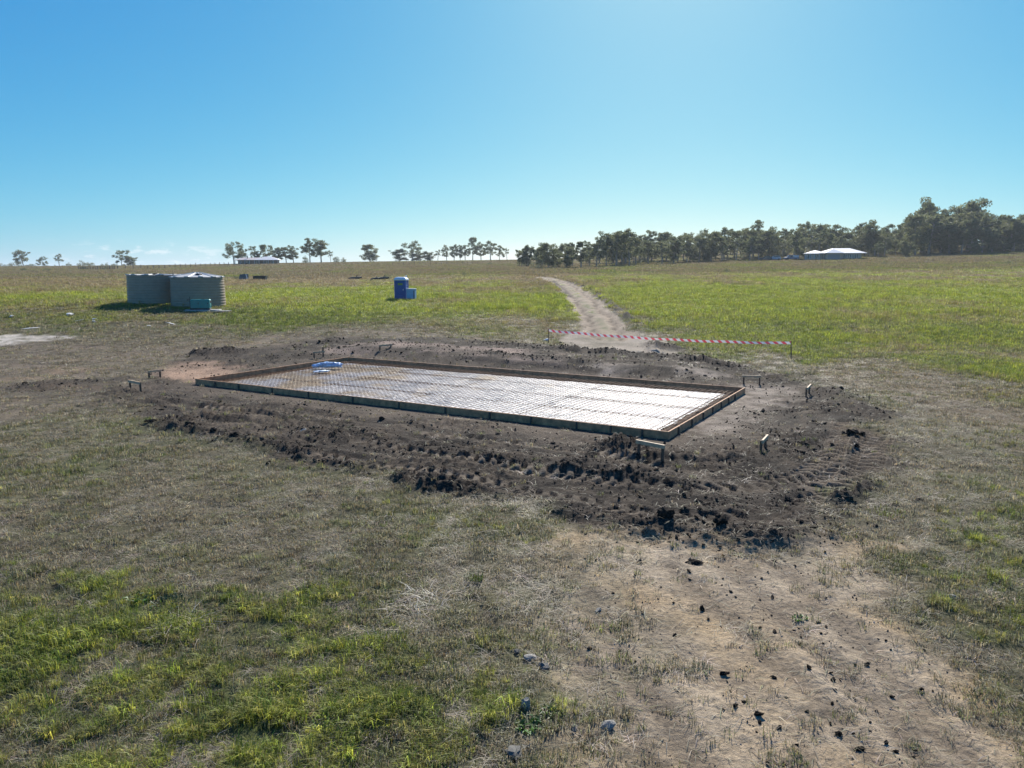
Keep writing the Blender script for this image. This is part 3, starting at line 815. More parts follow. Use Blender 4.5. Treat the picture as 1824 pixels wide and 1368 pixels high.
# ------------------------------------------------------------------ survey hurdles round the slab
def hurdle(fa, fb, label, h=0.42, over=0.06, tall=None):
    a = on(*fa); b = on(*fb)
    mid = (a + b) / 2; d = (b - a); L = max(d.xy.length, 0.45); rz = math.atan2(d.y, d.x)
    z = min(a.z, b.z)
    e = empty('survey_hurdle', (mid.x, mid.y, z), rz)
    tag(e, label, 'hurdle', 'timber survey hurdles round the slab')
    za, zb = a.z - z, b.z - z
    tilt = random.uniform(-0.015, 0.015)
    MB().bar((-L / 2 - over, -0.035, h - tilt), (L / 2 + over, -0.035, h + tilt), 0.045, 0.09).build('crossbar', M_HURDLE, e)
    for s, zz in ((-1, za), (1, zb)):
        top = h + 0.03 + (tall or 0) * (s > 0)
        MB().bar((s * L / 2 + random.uniform(-.01, .01), 0, zz - 0.15), (s * (L / 2), 0, top), 0.055, 0.055).build('leg', M_HLEG, e)
hurdle((266, 673.6), (285.3, 670.7), 'small timber hurdle in front of the orange clay, left of the slab', 0.31)
hurdle((232.5, 694), (250.7, 699), 'leftmost small timber hurdle, standing in dark churned soil', 0.31)
hurdle((559.6, 639), (576, 637.5), 'timber hurdle with one tall leg beyond the back left corner', 0.31, tall=0.2)
hurdle((1324.3, 684.6), (1352.4, 686.6), 'timber hurdle just beyond the right back corner of the slab', 0.31)
hurdle((1435.5, 709.7), (1441, 704.5), 'end-on timber hurdle farthest right, at the edge of dark soil', 0.31)
hurdle((1355, 808), (1363, 797.5), 'end-on timber hurdle on dark soil right of the near corner', 0.31)
hurdle((1137.5, 818), (1180, 826.5), 'largest timber hurdle, in front of the near slab corner', 0.31)
hurdle((677, 633), (696.5, 631), 'half-buried low timber hurdle on the pink bank behind the slab', 0.25)

# ------------------------------------------------------------------ barrier tape
def mat_tape():
    m = bpy.data.materials.new('red_white_tape'); m.use_nodes = True
    n, l = m.node_tree.nodes, m.node_tree.links
    b = n['Principled BSDF']; b.inputs['Roughness'].default_value = 0.45
    u = n.new('ShaderNodeUVMap'); sx = n.new('ShaderNodeSeparateXYZ'); l.new(u.outputs[0], sx.inputs[0])
    ad = n.new('ShaderNodeMath'); ad.operation = 'MULTIPLY_ADD'; l.new(sx.outputs[1], ad.inputs[0]); ad.inputs[1].default_value = 0.14; l.new(sx.outputs[0], ad.inputs[2])
    fr = n.new('ShaderNodeMath'); fr.operation = 'PINGPONG'; l.new(ad.outputs[0], fr.inputs[0]); fr.inputs[1].default_value = 0.2
    gt = n.new('ShaderNodeMath'); gt.operation = 'GREATER_THAN'; l.new(fr.outputs[0], gt.inputs[0]); gt.inputs[1].default_value = 0.092
    mx = n.new('ShaderNodeMix'); mx.data_type = 'RGBA'; l.new(gt.outputs[0], mx.inputs[0])
    mx.inputs[6].default_value = (0.80, 0.19, 0.23, 1); mx.inputs[7].default_value = (0.82, 0.82, 0.82, 1)
    l.new(mx.outputs[2], b.inputs['Base Color'])
    tr = n.new('ShaderNodeBsdfTranslucent'); l.new(mx.outputs[2], tr.inputs[0])
    ms = n.new('ShaderNodeMixShader'); ms.inputs[0].default_value = 0.45
    l.new(b.outputs[0], ms.inputs[1]); l.new(tr.outputs[0], ms.inputs[2]); l.new(ms.outputs[0], n['Material Output'].inputs[0])
    return m
pa = on(977, 612); pb = on(1410, 641)
post_h = []
for p, px, ptop, lab in ((pa, 977, 586, 'thin dark stake holding the left end of the barrier tape'), (pb, 1409, 608, 'leaning dark stake holding the right end of the barrier tape')):
    d = ray(px, ptop); s = p.y / d[1]; top = Vector((d[0] * s, p.y, CAM_Z + d[2] * s))
    e = empty('barrier_stake', p); tag(e, lab, 'stake', 'stakes of the tape barrier')
    MB().bar((0, 0, -0.25), top - p, 0.04, 0.04).build('shaft', M_STAKE, e)
    MB().box(tuple(top - p + Vector((0, 0, 0.012))), (0.055, 0.055, 0.04), bev=0.008).build('cap', mat('pink_cap', (0.5, 0.08, 0.1), 0.5), e)
    post_h.append(top)
ta, tb = post_h[0] - Vector((0, 0, 0.09)), post_h[1] - Vector((0, 0, 0.09))
ns = 80; W = 0.13
vv, ff, uvs = [], [], []
Lt = (tb - ta).length
for i in range(ns + 1):
    s = i / ns; c = ta.lerp(tb, s) - Vector((0, 0, 0.15 * 4 * s * (1 - s) + 0.012 * math.sin(s * 31)))
    tw = 0.35 * math.sin(s * 9) + 0.2 * math.sin(s * 23)
    up = Vector((0, math.sin(tw), math.cos(tw))) * W / 2
    for th in (-0.0006, 0.0006):
        off = Vector((0, math.cos(tw), -math.sin(tw))) * th
        vv += [c - up + off, c + up + off]
for i in range(ns):
    k = i * 4
    ff += [(k, k + 4, k + 5, k + 1), (k + 3, k + 7, k + 6, k + 2), (k + 1, k + 5, k + 7, k + 3), (k + 2, k + 6, k + 4, k)]
me = bpy.data.meshes.new('barrier_tape'); me.from_pydata(vv, [], ff); me.update()
ul = me.uv_layers.new(name='UVMap')
for lp in me.loops:
    vi = lp.vertex_index; ul.data[lp.index].uv = (vi // 4 / ns * Lt, 1.0 if vi % 2 else 0.0)
me.materials.append(mat_tape())
o = link(bpy.data.objects.new('barrier_tape', me))
tag(o, 'red and white striped barrier tape stretched across the end of the track', 'barrier tape')

# ------------------------------------------------------------------ water tanks
M_TANK = mat('grey_green_poly_tank', (0.31, 0.24, 0.165), 0.55, noise=3, var=0.12, spec=0.4)
M_TANKROOF = mat('beige_poly_tank_roof', (0.52, 0.50, 0.45), 0.5, noise=3, var=0.12, spec=0.4)
def tank(px, fwd, rad, hgt, label, roof_h, seed):
    p = at(px, fwd); p.z = gzp(p.x, p.y) - 0.05
    e = empty('water_tank', p); tag(e, label, 'water tank', 'ribbed poly water tanks')
    prof = []; nr = 11
    for k in range(nr):
        z0 = hgt * k / nr; z1 = hgt * (k + 1) / nr
        bulge = 0.017 * (1.15 - 0.4 * k / nr); rr = rad - 0.06 * k / nr
        for q in np.linspace(0, 1, 7)[:-1]:
            prof.append((rr + bulge * math.sin(math.pi * q) ** 0.8 if q > 0 else rr - 0.012, z0 + (z1 - z0) * q))
    prof.append((rad - 0.07, hgt))
    MB().lathe(prof, 72).build('wall', M_TANK, e, True)
    # conical roof with raised radial ribs and a rim of lugs
    mb = MB(); n = 96; rings = [(1.0, 0), (0.98, 0.05), (0.6, 0.42), (0.16, 0.93), (0.13, 1.0)]
    base = len(mb.v)
    for i in range(n):
        a = 2 * math.pi * i / n; up = 0.05 * (1 if (i % 8) in (0, 1) else 0)
        for (q, zq) in rings:
            mb.v.append((rad * 0.985 * q * math.cos(a), rad * 0.985 * q * math.sin(a), hgt + 0.01 + roof_h * zq + (up if 0.1 < q < 0.99 else 0)))
    m_ = len(rings)
    for i in range(n):
        j = (i + 1) % n
        for q in range(m_ - 1): mb.f.append((i * m_ + q, j * m_ + q, j * m_ + q + 1, i * m_ + q + 1))
    mb.f.append(tuple(i * m_ + m_ - 1 for i in range(n)))
    mb.build('roof', M_TANKROOF, e)
    for k in range(12):
        a = 2 * math.pi * (k + 0.3 * seed) / 12
        MB().box((rad * 0.95 * math.cos(a), rad * 0.95 * math.sin(a), hgt + 0.04), (0.26, 0.34, 0.09), a, bev=0.02).build('lug', M_TANKROOF, e)
    MB().lathe([(0.24, 0), (0.24, 0.08), (0.2, 0.11)], 24, (0.5, -rad * 0.42, hgt + roof_h * 0.5)).build('strainer_lid', mat('black_lid', (0.03, 0.03, 0.03), 0.5), e)
    MB().lathe([(0.05, 0), (0.05, 0.12), (0.065, 0.12), (0.065, 0.16)], 12, (-0.35, -rad - 0.02, 0.15)).build('outlet', mat('brass_outlet', (0.3, 0.22, 0.1), 0.4, metallic=0.8), e)
    return e
tank(350.5, 58.8, 2.02, 2.30, 'round ribbed water tank with conical roof behind the teal generator', 0.36, 0)
tank(275.5, 60.3, 2.12, 2.28, 'round ribbed water tank with flat top, left of the other tank', 0.06, 1)

# generator on its slab
M_TEAL = mat('teal_generator_paint', (0.015, 0.23, 0.20), 0.4, noise=4, var=0.12)
M_TEAL_LIT = mat('sunlit_teal_panel', (0.10, 0.36, 0.37), 0.4, noise=4, var=0.12)  # housing teal made paler: sunlight on the right end put into the colour
M_BLACK = mat('black_fittings', (0.015, 0.016, 0.018), 0.6)
M_CONC = mat('pale_concrete', (0.42, 0.40, 0.36), 0.85, noise=6, var=0.25, bump=(20, 0.4, 0.02))
gp = at(355, 55.2); gp.z = gzp(gp.x, gp.y)
sl = MB(); sl.box((0.1, 0, 0.02), (2.5, 1.0, 0.24), bev=0.02)
so_ = sl.build('concrete_slab', M_CONC); so_.location = gp; so_.rotation_euler = (0, 0, R(12)); so_.name = 'generator_plinth'
tag(so_, 'pale concrete plinth under the teal generator', 'plinth')
gen = empty('generator', (gp.x - 0.05, gp.y, gp.z + 0.14), R(12)); gen.scale = (0.92, 0.92, 0.92); tag(gen, 'teal box generator standing in front of the right water tank', 'generator')
MB().box((0, 0, 0.47), (1.45, 0.68, 0.72), bev=0.03).build('housing', M_TEAL, gen)
MB().box((0, 0, 0.055), (1.5, 0.72, 0.11), bev=0.01).build('skid_frame', M_BLACK, gen)
MB().box((0.733, 0, 0.5), (0.03, 0.6, 0.6), bev=0.008).build('end_panel', M_TEAL_LIT, gen)
MB().box((0.755, 0.05, 0.62), (0.03, 0.34, 0.22), bev=0.008).build('control_window', M_BLACK, gen)
for k in range(5): MB().box((0.755, 0, 0.26 + 0.045 * k), (0.03, 0.5, 0.02)).build('louvre', M_TEAL, gen)
for x in (-0.36, 0.36):
    d_ = MB().box((x, -0.345, 0.46), (0.66, 0.02, 0.6), bev=0.006).build('door', M_TEAL, gen)
    MB().box((x + 0.24, -0.36, 0.5), (0.06, 0.02, 0.1)).build('handle', M_BLACK, d_)
MB().tube([(-0.78, -0.1, 0.1), (-0.78, -0.1, 1.05)], [0.03, 0.03], 8).build('exhaust_pipe', M_BLACK, gen)
MB().tube([(-0.78, -0.1, 0.8), (-1.0, -0.12, 0.8)], [0.025, 0.05], 8).build('exhaust_elbow', M_BLACK, gen)
MB().box((0.2, 0, 0.845), (0.25, 0.05, 0.04), bev=0.01).build('lifting_eye', M_BLACK, gen)
pp = at(380, 54.9); pal = empty('pallet', (pp.x + 0.55, pp.y, gzp(pp.x + .55, pp.y)), R(6)); tag(pal, 'pale timber pallet on the grass beside the generator', 'pallet')
for k in range(5): MB().box((0, -0.4 + k * 0.2, 0.14), (1.05, 0.14, 0.022)).build('slat', M_CONC, pal)
for x in (-0.45, 0, 0.45): MB().box((x, 0, 0.06), (0.09, 0.94, 0.12)).build('bearer', M_HURDLE, pal)

# ------------------------------------------------------------------ portable toilet
M_BLUE = mat('toilet_blue_plastic', (0.012, 0.085, 0.30), 0.45, noise=3, var=0.12)
M_BLUE2 = mat('toilet_side_plastic', (0.02, 0.11, 0.36), 0.45, noise=3, var=0.12)
M_ROOFW = mat('white_translucent_roof', (0.72, 0.75, 0.78), 0.4)
M_PALEB = mat('pale_blue_panel', (0.22, 0.42, 0.60), 0.5, noise=3, var=0.12)
M_SIGN = mat('green_sign', (0.07, 0.22, 0.05), 0.5)
M_SIGNY = mat('yellow_lettering', (0.30, 0.36, 0.03), 0.5)
tp = at(714.5, 71.5); tp.z = gzp(tp.x, tp.y) - 0.02
tl = empty('portable_toilet', tp, R(-6)); tag(tl, 'blue portable toilet with white roof standing in the grass', 'portable toilet')
MB().box((0, 0, 0.06), (1.14, 1.14, 0.12), bev=0.02).build('base', M_BLACK, tl)
MB().box((0, 0, 1.02), (1.02, 1.02, 1.84), bev=0.03).build('cabin', M_BLUE, tl)
for sx in (-1, 1):
    for sy in (-1, 1): MB().box((sx * 0.51, sy * 0.51, 1.03), (0.12, 0.12, 1.86), bev=0.03).build('corner_post', M_BLUE2, tl)
dr = MB().box((0, -0.525, 1.0), (0.74, 0.03, 1.72), bev=0.01).build('door', M_BLUE, tl)
for z in (0.35, 0.75): MB().box((0, -0.55, z), (0.56, 0.03, 0.3), bev=0.012).build('panel', M_BLUE, dr)
MB().box((0.3, -0.55, 1.05), (0.05, 0.05, 0.14), bev=0.01).build('latch', M_ROOFW, dr)
sg = MB().box((0.02, -0.546, 1.58), (0.46, 0.012, 0.22)).build('sign', M_SIGN, dr)
mb = MB()
for (x, z, w, h) in ((-0.15, 1.60, 0.09, 0.11), (-0.03, 1.59, 0.08, 0.10), (0.09, 1.6, 0.1, 0.11), (0.2, 1.59, 0.07, 0.09)): mb.box((x, -0.555, z), (w, 0.008, h), bev=0.003)
mb.build('lettering', M_SIGNY, sg)
for k in range(7): MB().box((0.535, 0, 0.35 + k * 0.22), (0.03, 0.8, 0.09), bev=0.01).build('side_rib', M_BLUE2, tl)
mb = MB()
prof = [(0.56, 1.93), (0.60, 1.98), (0.58, 2.08), (0.44, 2.22), (0.30, 2.26)]
k0 = 0
for (r, z) in prof:
    mb.v += [(-r, -r, z), (r, -r, z), (r, r, z), (-r, r, z)]
for i in range(len(prof) - 1):
    for j in range(4): mb.f.append((i * 4 + j, i * 4 + (j + 1) % 4, i * 4 + 4 + (j + 1) % 4, i * 4 + 4 + j))
mb.f += [(16, 17, 18, 19), (3, 2, 1, 0)]
mb.build('roof', M_ROOFW, tl)
MB().tube([(0.4, 0.4, 1.9), (0.4, 0.4, 2.42)], [0.055, 0.055], 10).build('vent_pipe', M_ROOFW, tl)
wb = at(732, 71.0); wb.z = gzp(wb.x, wb.y)
wbx = empty('water_cube', wb, R(-6)); tag(wbx, 'pale blue boxy panel unit beside the blue portable toilet', 'panel unit')
MB().box((0, 0, 0.58), (0.82, 0.7, 1.08), bev=0.02).build('casing', M_PALEB, wbx)
MB().box((0.33, -0.36, 0.55), (0.07, 0.03, 0.86), bev=0.008).build('slot', M_BLACK, wbx)
MB().box((0, 0, 1.135), (0.88, 0.76, 0.04), bev=0.01).build('top_lip', M_ROOFW, wbx)
for sx in (-1, 1): MB().box((sx * 0.33, 0, 0.02), (0.1, 0.66, 0.06)).build('foot', M_BLACK, wbx)

# ------------------------------------------------------------------ houses
def hip(mb, cx, cy, w, d, z0, z1, th=0.12, ridge=None):
    """hipped roof over a w x d plan, eaves at z0, ridge at z1"""
    x, y = w / 2, d / 2
    r = ridge if ridge is not None else max(w - d, 0) / 2
    if w >= d: rp = [(-r, 0), (r, 0)]
    else: r = (d - w) / 2; rp = [(0, -r), (0, r)]
    v = [(-x, -y, z0), (x, -y, z0), (x, y, z0), (-x, y, z0), (*rp[0], z1), (*rp[1], z1),
         (-x, -y, z0 - th), (x, -y, z0 - th), (x, y, z0 - th), (-x, y, z0 - th)]
    if w >= d: f = [(0, 1, 5, 4), (1, 2, 5), (2, 3, 4, 5), (3, 0, 4)]
    else: f = [(0, 1, 4), (1, 2, 5, 4), (2, 3, 5), (3, 0, 4, 5)]
    f += [(6, 7, 1, 0), (7, 8, 2, 1), (8, 9, 3, 2), (9, 6, 0, 3), (9, 8, 7, 6)]
    mb.add([(a + cx, b + cy, c) for a, b, c in v], f); return mb
M_ROOFMETAL = mat('white_roof_sheeting', (0.76, 0.72, 0.67), 0.6, noise=1.5, var=0.08, spec=0.5)
M_ROOFPINK = mat('pale_roof_sheeting', (0.60, 0.51, 0.45), 0.6, noise=1.5, var=0.1, spec=0.5)
M_WALLG = mat('grey_rendered_wall', (0.47, 0.385, 0.29), 0.8, noise=2, var=0.1)
M_WALLD = mat('dark_weatherboard', (0.135, 0.112, 0.09), 0.7, noise=2, var=0.15)
M_POSTW = mat('white_painted_post', (0.7, 0.7, 0.68), 0.6)
M_GLASS = mat('dark_window_glass', (0.02, 0.025, 0.03), 0.12, spec=0.8)
def house_window(e, wall, c, w, h, face, frame_m):
    win = MB().box(c, (w, 0.06, h) if face == 'y' else (0.06, w, h)).build('window', M_GLASS, e)
    for s in (-1, 0, 1):
        q = (c[0] + s * w / 2, c[1] - 0.04, c[2]) if face == 'y' else (c[0], c[1] + s * w / 2, c[2])
        MB().box(q, (0.06, 0.04, h)).build('frame', frame_m, win)
hp = at(1483, 262); hz = gzp(hp.x, hp.y)
H1 = empty('white_roofed_house', (hp.x, hp.y, hz - 0.55), R(-14)); tag(H1, 'low grey house with white hipped roofs below the wood', 'house')
MB().box((2.2, 1.0, 1.3), (12.5, 8.0, 2.6)).build('wall', M_WALLG, H1)
MB().box((-1.0, -3.2, 1.3), (4.8, 6.0, 2.6)).build('garage_wall', M_WALLG, H1)
MB().box((-6.6, 0.2, 1.3), (5.4, 6.0, 2.6)).build('wing_wall', M_WALLG, H1)
hip(MB(), 2.4, 1.0, 15.4, 9.6, 2.62, 4.35).build('roof', M_ROOFMETAL, H1)
hip(MB(), -1.0, -3.1, 6.0, 8.4, 2.60, 4.05).build('roof', M_ROOFMETAL, H1)
hip(MB(), -6.2, 0.2, 7.2, 7.2, 2.56, 3.75).build('roof', M_ROOFMETAL, H1)
MB().box((-1.0, -6.22, 1.1), (3.9, 0.06, 2.15)).build('garage_door', mat('grey_garage_door', (0.27, 0.28, 0.29), 0.6), H1)
for x in (-9.6, -8.2, -6.8, -5.2): MB().box((x, -3.25, 1.25), (0.16, 0.16, 2.5)).build('post', M_POSTW, H1)
for x in (-8.4, -6.2): house_window(H1, None, (x, -2.83, 1.5), 1.2, 1.3, 'y', M_POSTW)
for x in (3.2, 4.6, 6.9): house_window(H1, None, (x, -3.03, 1.45), 1.1, 1.4, 'y', M_POSTW)
MB().box((-3.7, -2.86, 1.05), (0.9, 0.06, 2.05)).build('door', M_WALLD, H1)

hp = at(461, 362); hz = gzp(hp.x, hp.y)
H2 = empty('farm_house', (hp.x, hp.y, hz - 0.3), R(8)); tag(H2, 'long low farmhouse with pale roof and dark verandah on the skyline', 'house')
MB().box((-2.2, 1.0, 1.25), (14.0, 5.0, 2.5)).build('wall', M_WALLD, H2)
MB().box((5.2, 1.2, 1.25), (8.0, 5.6, 2.5)).build('wing_wall', M_WALLD, H2)
hip(MB(), -2.4, 0.4, 17.0, 8.0, 2.3, 3.5).build('roof', M_ROOFPINK, H2)
hip(MB(), 4.6, 0.6, 12.0, 8.6, 2.35, 3.95).build('roof', M_ROOFMETAL, H2)
for k in range(10): MB().box((-10 + 2.2 * k, -3.3, 1.2), (0.14, 0.14, 2.5)).build('post', M_POSTW, H2)
MB().box((0, -3.2, 0.12), (20.5, 0.3, 0.5)).build('verandah_edge', M_WALLD, H2)
for x in (-7.5, -4.5, -0.5, 4, 7): house_window(H2, None, (x, -1.62, 1.4), 1.4, 1.3, 'y', M_POSTW)
MB().tube([(-4.8, -1.0, 3.0), (-4.8, -1.0, 4.4)], [0.25, 0.25], 8).build('chimney', M_WALLD, H2)

# ------------------------------------------------------------------ vehicles by the far house
def car(px, fwd, rz, m, label, kind='car'):
    p = at(px, fwd); p.z = gzp(p.x, p.y)
    e = empty('parked_car' if kind == 'car' else 'parked_utility', p, rz); tag(e, label, 'car' if kind == 'car' else 'utility truck', 'vehicles parked by the wood')
    if kind == 'car':
        side = [(-2.2, .35), (-2.25, .85), (-2.0, 1.02), (-1.75, 1.5), (-1.5, 1.6), (.3, 1.58), (.95, 1.08), (2.0, .95), (2.25, .75), (2.25, .35)]
        glass = [(-1.72, 1.08), (-1.6, 1.46), (.2, 1.46), (.78, 1.08)]
    else:
        side = [(-2.5, .5), (-2.5, .95), (-.35, .95), (-.3, 1.7), (-.1, 1.78), (.95, 1.75), (1.45, 1.15), (2.4, 1.0), (2.5, .8), (2.5, .4)]
        glass = [(-.18, 1.15), (-.1, 1.6), (.9, 1.6), (1.28, 1.15)]
    def ext(pts, w):
        n = len(pts); v = [(x, -w, z) for x, z in pts] + [(x, w, z) for x, z in pts]
        return v, [tuple(range(n)), tuple(range(2 * n - 1, n - 1, -1))] + [(i, (i + 1) % n, n + (i + 1) % n, n + i) for i in range(n)]
    MB().add(*ext(side, 0.9)).build('body', m, e)
    MB().add(*ext(glass, 0.915)).build('window', M_GLASS, e)
    for x in (-1.45, 1.45):
        for y in (-0.82, 0.82):
            mb = MB(); pr = [(0.02, -0.1), (0.33, -0.1), (0.36, 0), (0.33, 0.1), (0.02, 0.1)]
            mb.lathe(pr, 16); mb.v = [(a + x, c + y, b + 0.36) for a, b, c in mb.v]
            mb.build('wheel', M_BLACK, e)
    for y in (-0.6, 0.6): MB().box((2.26 if kind == 'car' else 2.5, y, 0.72), (0.06, 0.3, 0.14)).build('headlight', M_POSTW, e)
    if kind != 'car':
        MB().box((-1.5, 0, 1.35), (1.8, 1.7, 0.75), bev=0.05).build('canopy', M_POSTW, e)
car(1362, 268, R(175), mat('dark_navy_paint', (0.02, 0.03, 0.05), 0.3), 'dark car parked under the trees left of the white-roofed house')
car(1378, 272, R(170), mat('silver_paint', (0.5, 0.52, 0.55), 0.3), 'silver car parked beside the dark car under the trees')
car(1408, 266, R(178), mat('blue_paint', (0.03, 0.10, 0.2), 0.3), 'blue utility with white canopy parked nearest the white-roofed house', 'ute')

# ------------------------------------------------------------------ old bins, logs, fences in the left paddock
M_BIN = mat('dark_green_bin', (0.03, 0.045, 0.04), 0.6, noise=3, var=0.3)
M_TROUGH = mat('blue_grey_sheet', (0.07, 0.11, 0.125), 0.55, noise=3, var=0.2)
p = at(463, 128); p.z = gzp(p.x, p.y)
e = empty('skip_bin', p, R(3)); tag(e, 'low black open bin lying in the long grass behind the tanks', 'bin')
mb = MB()
mb.add([(-1.15, -.6, .1), (1.0, -.6, .1), (1.0, .6, .1), (-1.15, .6, .1), (-1.0, -.7, .78), (1.1, -.7, .85), (1.1, .7, .85), (-1.0, .7, .78)],
       [(3, 2, 1, 0), (0, 1, 5, 4), (1, 2, 6, 5), (2, 3, 7, 6), (3, 0, 4, 7)]); mb.build('tub', M_BIN, e)
MB().box((0.05, -0.72, 0.8), (2.2, 0.08, 0.09)).build('rim', M_BIN, e)
p = at(434, 127); p.z = gzp(p.x, p.y)
e = empty('sheet_iron_tank', p, R(-8)); tag(e, 'blue-grey upright tub with a white strut, beside the black bin', 'tub')
MB().add([(-.7, -.5, 0), (.55, -.5, 0), (.55, .5, 0), (-.7, .5, 0), (-.5, -.45, 1.05), (.6, -.45, 1.15), (.6, .45, 1.15), (-.5, .45, 1.05)],
         [(3, 2, 1, 0), (0, 1, 5, 4), (1, 2, 6, 5), (2, 3, 7, 6), (3, 0, 4, 7), (4, 5, 6, 7)]).build('tub_body', M_TROUGH, e)
MB().bar((0.62, -0.5, 1.15), (0.95, -0.55, 0.0), 0.08).build('strut', M_POSTW, e)
M_LOG = mat('weathered_dead_log', (0.09, 0.08, 0.072), 0.9, noise=6, var=0.5, bump=(12, 1, 0.05))
for (px, fw, ln, rz, lab) in ((632, 131, 2.4, 0.15, 'dark fallen log farthest left in the long grass'), (668, 126, 1.6, 0.5, 'short dark log left of the portable toilet'),
                              (681, 128, 2.6, -0.35, 'longest dark log, tilted, behind the portable toilet')):
    p = at(px, fw); p.z = gzp(p.x, p.y)
    mb = MB(); mb.tube([(-ln / 2, 0, 0.2), (-ln / 4, 0.05, 0.3), (0, 0, 0.36), (ln / 4, -0.06, 0.42), (ln / 2, 0, 0.5)], [0.2, 0.26, 0.24, 0.2, 0.13], 9)
    mb.tube([(0.1, 0, 0.4), (0.3, 0.1, 0.75), (0.5, 0.12, 0.9)], [0.1, 0.07, 0.03], 6)
    o = mb.build('fallen_log', M_LOG, None, True); o.location = p; o.rotation_euler = (0, 0, rz); tag(o, lab, 'log', 'logs in the paddock')

def fence(name, pts, n, label, h=1.2, rails=0, w=0.13, wires=3):
    e = empty(name, pts[0]); tag(e, label, 'fence')
    seg = [Vector(p) for p in pts]; lens = [(seg[i + 1] - seg[i]).length for i in range(len(seg) - 1)]; tot = sum(lens)
    tops = []
    for k in range(n):
        s = tot * k / (n - 1); i = 0
        while i < len(lens) - 1 and s > lens[i]: s -= lens[i]; i += 1
        p = seg[i].lerp(seg[i + 1], min(s / lens[i], 1)); p.z = gzp(p.x, p.y)
        hh = h * random.uniform(0.85, 1.15); tops.append((p, hh))
        MB().bar(p - seg[0] - Vector((0, 0, .2)), p - seg[0] + Vector((random.uniform(-.06, .06), 0, hh)), w).build('post', M_LOG, e)
    for r in range(max(rails, wires)):
        mb = MB(); f = (0.3 + 0.62 * r / max(max(rails, wires) - 1, 1)); t = 0.09 if rails else 0.012
        for a, b in zip(tops[:-1], tops[1:]): mb.bar(a[0] + Vector((0, 0, h * f)) - seg[0], b[0] + Vector((0, 0, h * f)) - seg[0], t)
        mb.build('rail' if rails else 'wire', M_LOG, e)
fence('post_fence', [at(196, 290), at(260, 300), at(330, 320), at(408, 345)], 22, 'line of dark fence posts climbing the paddock behind the tanks', 1.5, w=0.2)
fence('stock_yard_fence', [at(140, 285), at(205, 285)], 16, 'low grey stock yard rails in the paddock left of the tanks', 1.3, rails=3, w=0.18)
fence('boundary_fence', [at(700, 300), at(800, 300), at(860, 305)], 18, 'thin boundary fence below the bright green strip', 1.1, w=0.13)
fence('track_fence', [at(925, 250), at(955, 235)], 8, 'short run of fence posts left of the bushy tree', 1.2, w=0.14)

# ------------------------------------------------------------------ stones and clods lying about
def rock_mesh(name, m, seed, size=(1, 1, 1), amp=0.35, sub=2, facets=True):
    from mathutils import noise as mn
    bm = bmesh.new(); bmesh.ops.create_icosphere(bm, subdivisions=sub, radius=1)
    r_ = random.Random(seed)
    planes = [(Vector((r_.gauss(0, 1), r_.gauss(0, 1), r_.gauss(0, 1))).normalized(), r_.uniform(0.55, 0.85)) for _ in range(7)]
    for v in bm.verts:
        p = v.co.copy()
        if facets:
            for n_, d_ in planes:
                k = p.dot(n_)
                if k > d_: p -= n_ * (k - d_)
        p *= 1 + amp * mn.fractal(p * 1.8 + Vector((seed * 2.7, seed, 0)), 0.8, 2.0, 3)
        v.co = Vector((p.x * size[0], p.y * size[1], p.z * size[2]))
    me_ = bpy.data.meshes.new(name); bm.to_mesh(me_); bm.free()
    if not facets:
        for q in me_.polygons: q.use_smooth = True
    me_.materials.append(m); return me_
def put(name, me_, px, py, scale, label, cat, group=None, sink=0.75, rot=None, seed=0):
    p = on(px, py); o = link(bpy.data.objects.new(name, me_))
    s = scale if isinstance(scale, (tuple, list)) else (scale,) * 3
    o.location = p + Vector((0, 0, s[2] * (1 - sink) * 0.7)); o.scale = s
    o.rotation_euler = rot or (random.uniform(-.3, .3), random.uniform(-.3, .3), random.uniform(0, 6.28))
    tag(o, label, cat, group); return o
put('stone', rock_mesh('stone', M_STONE, 1, (1, .75, .45)), 944, 1172, .095, 'flat pale blue-grey stone farthest from the camera, at the lawn edge', 'stone', rot=(0, .15, .4))
put('stone', rock_mesh('stone', M_STONE2, 2, (.9, .8, .8)), 969, 1192, .085, 'dark rounded stone behind a small dirt scrape at the lawn edge', 'stone')
put('stone', rock_mesh('stone', M_STONE, 3, (.75, .7, 1)), 936, 1272, .075, 'upright pale grey stone on the small dirt mound beside green weeds', 'stone', rot=(.1, .1, .3), sink=0.1)
put('stone', rock_mesh('stone', M_STONE2, 4, (1.2, .6, .55)), 1022, 1304, .055, 'small dark wedge stone on the clay left of the larger grey wedge', 'stone')
put('stone', rock_mesh('stone', M_STONE, 5, (1.3, .7, .55)), 1082, 1300, .085, 'grey wedge-shaped stone at the crack in the clay', 'stone', rot=(.1, -.4, .7))
put('stone', rock_mesh('stone', M_STONE2, 6, (1.3, .8, .4)), 915, 1352, .10, 'flat grey stone half buried in dark dirt at the bottom edge', 'stone', sink=.6)
put('stone', rock_mesh('stone', M_STONE, 7, (1, .7, .5)), 1697, 1068, .085, 'pale stone in the grass near the right edge', 'stone')
put('stone', rock_mesh('stone', M_STONE, 8, (1, .6, .4)), 1066, 1086, .06, 'small pale stone on the clay left of the wheel marks', 'stone')
put('stone', rock_mesh('stone', M_STONE, 9, (1, .8, .4)), 541, 776, .12, 'pale stone in the dark soil in front of the formwork', 'stone')
put('stone', rock_mesh('stone', M_STONE2, 10, (1, .8, .7)), 921, 1163, .05, 'little dark stone beside the flat pale stone', 'stone')
wt = mat('white_lime_stone', (0.66, 0.64, 0.6), 0.8, noise=4, var=0.2)
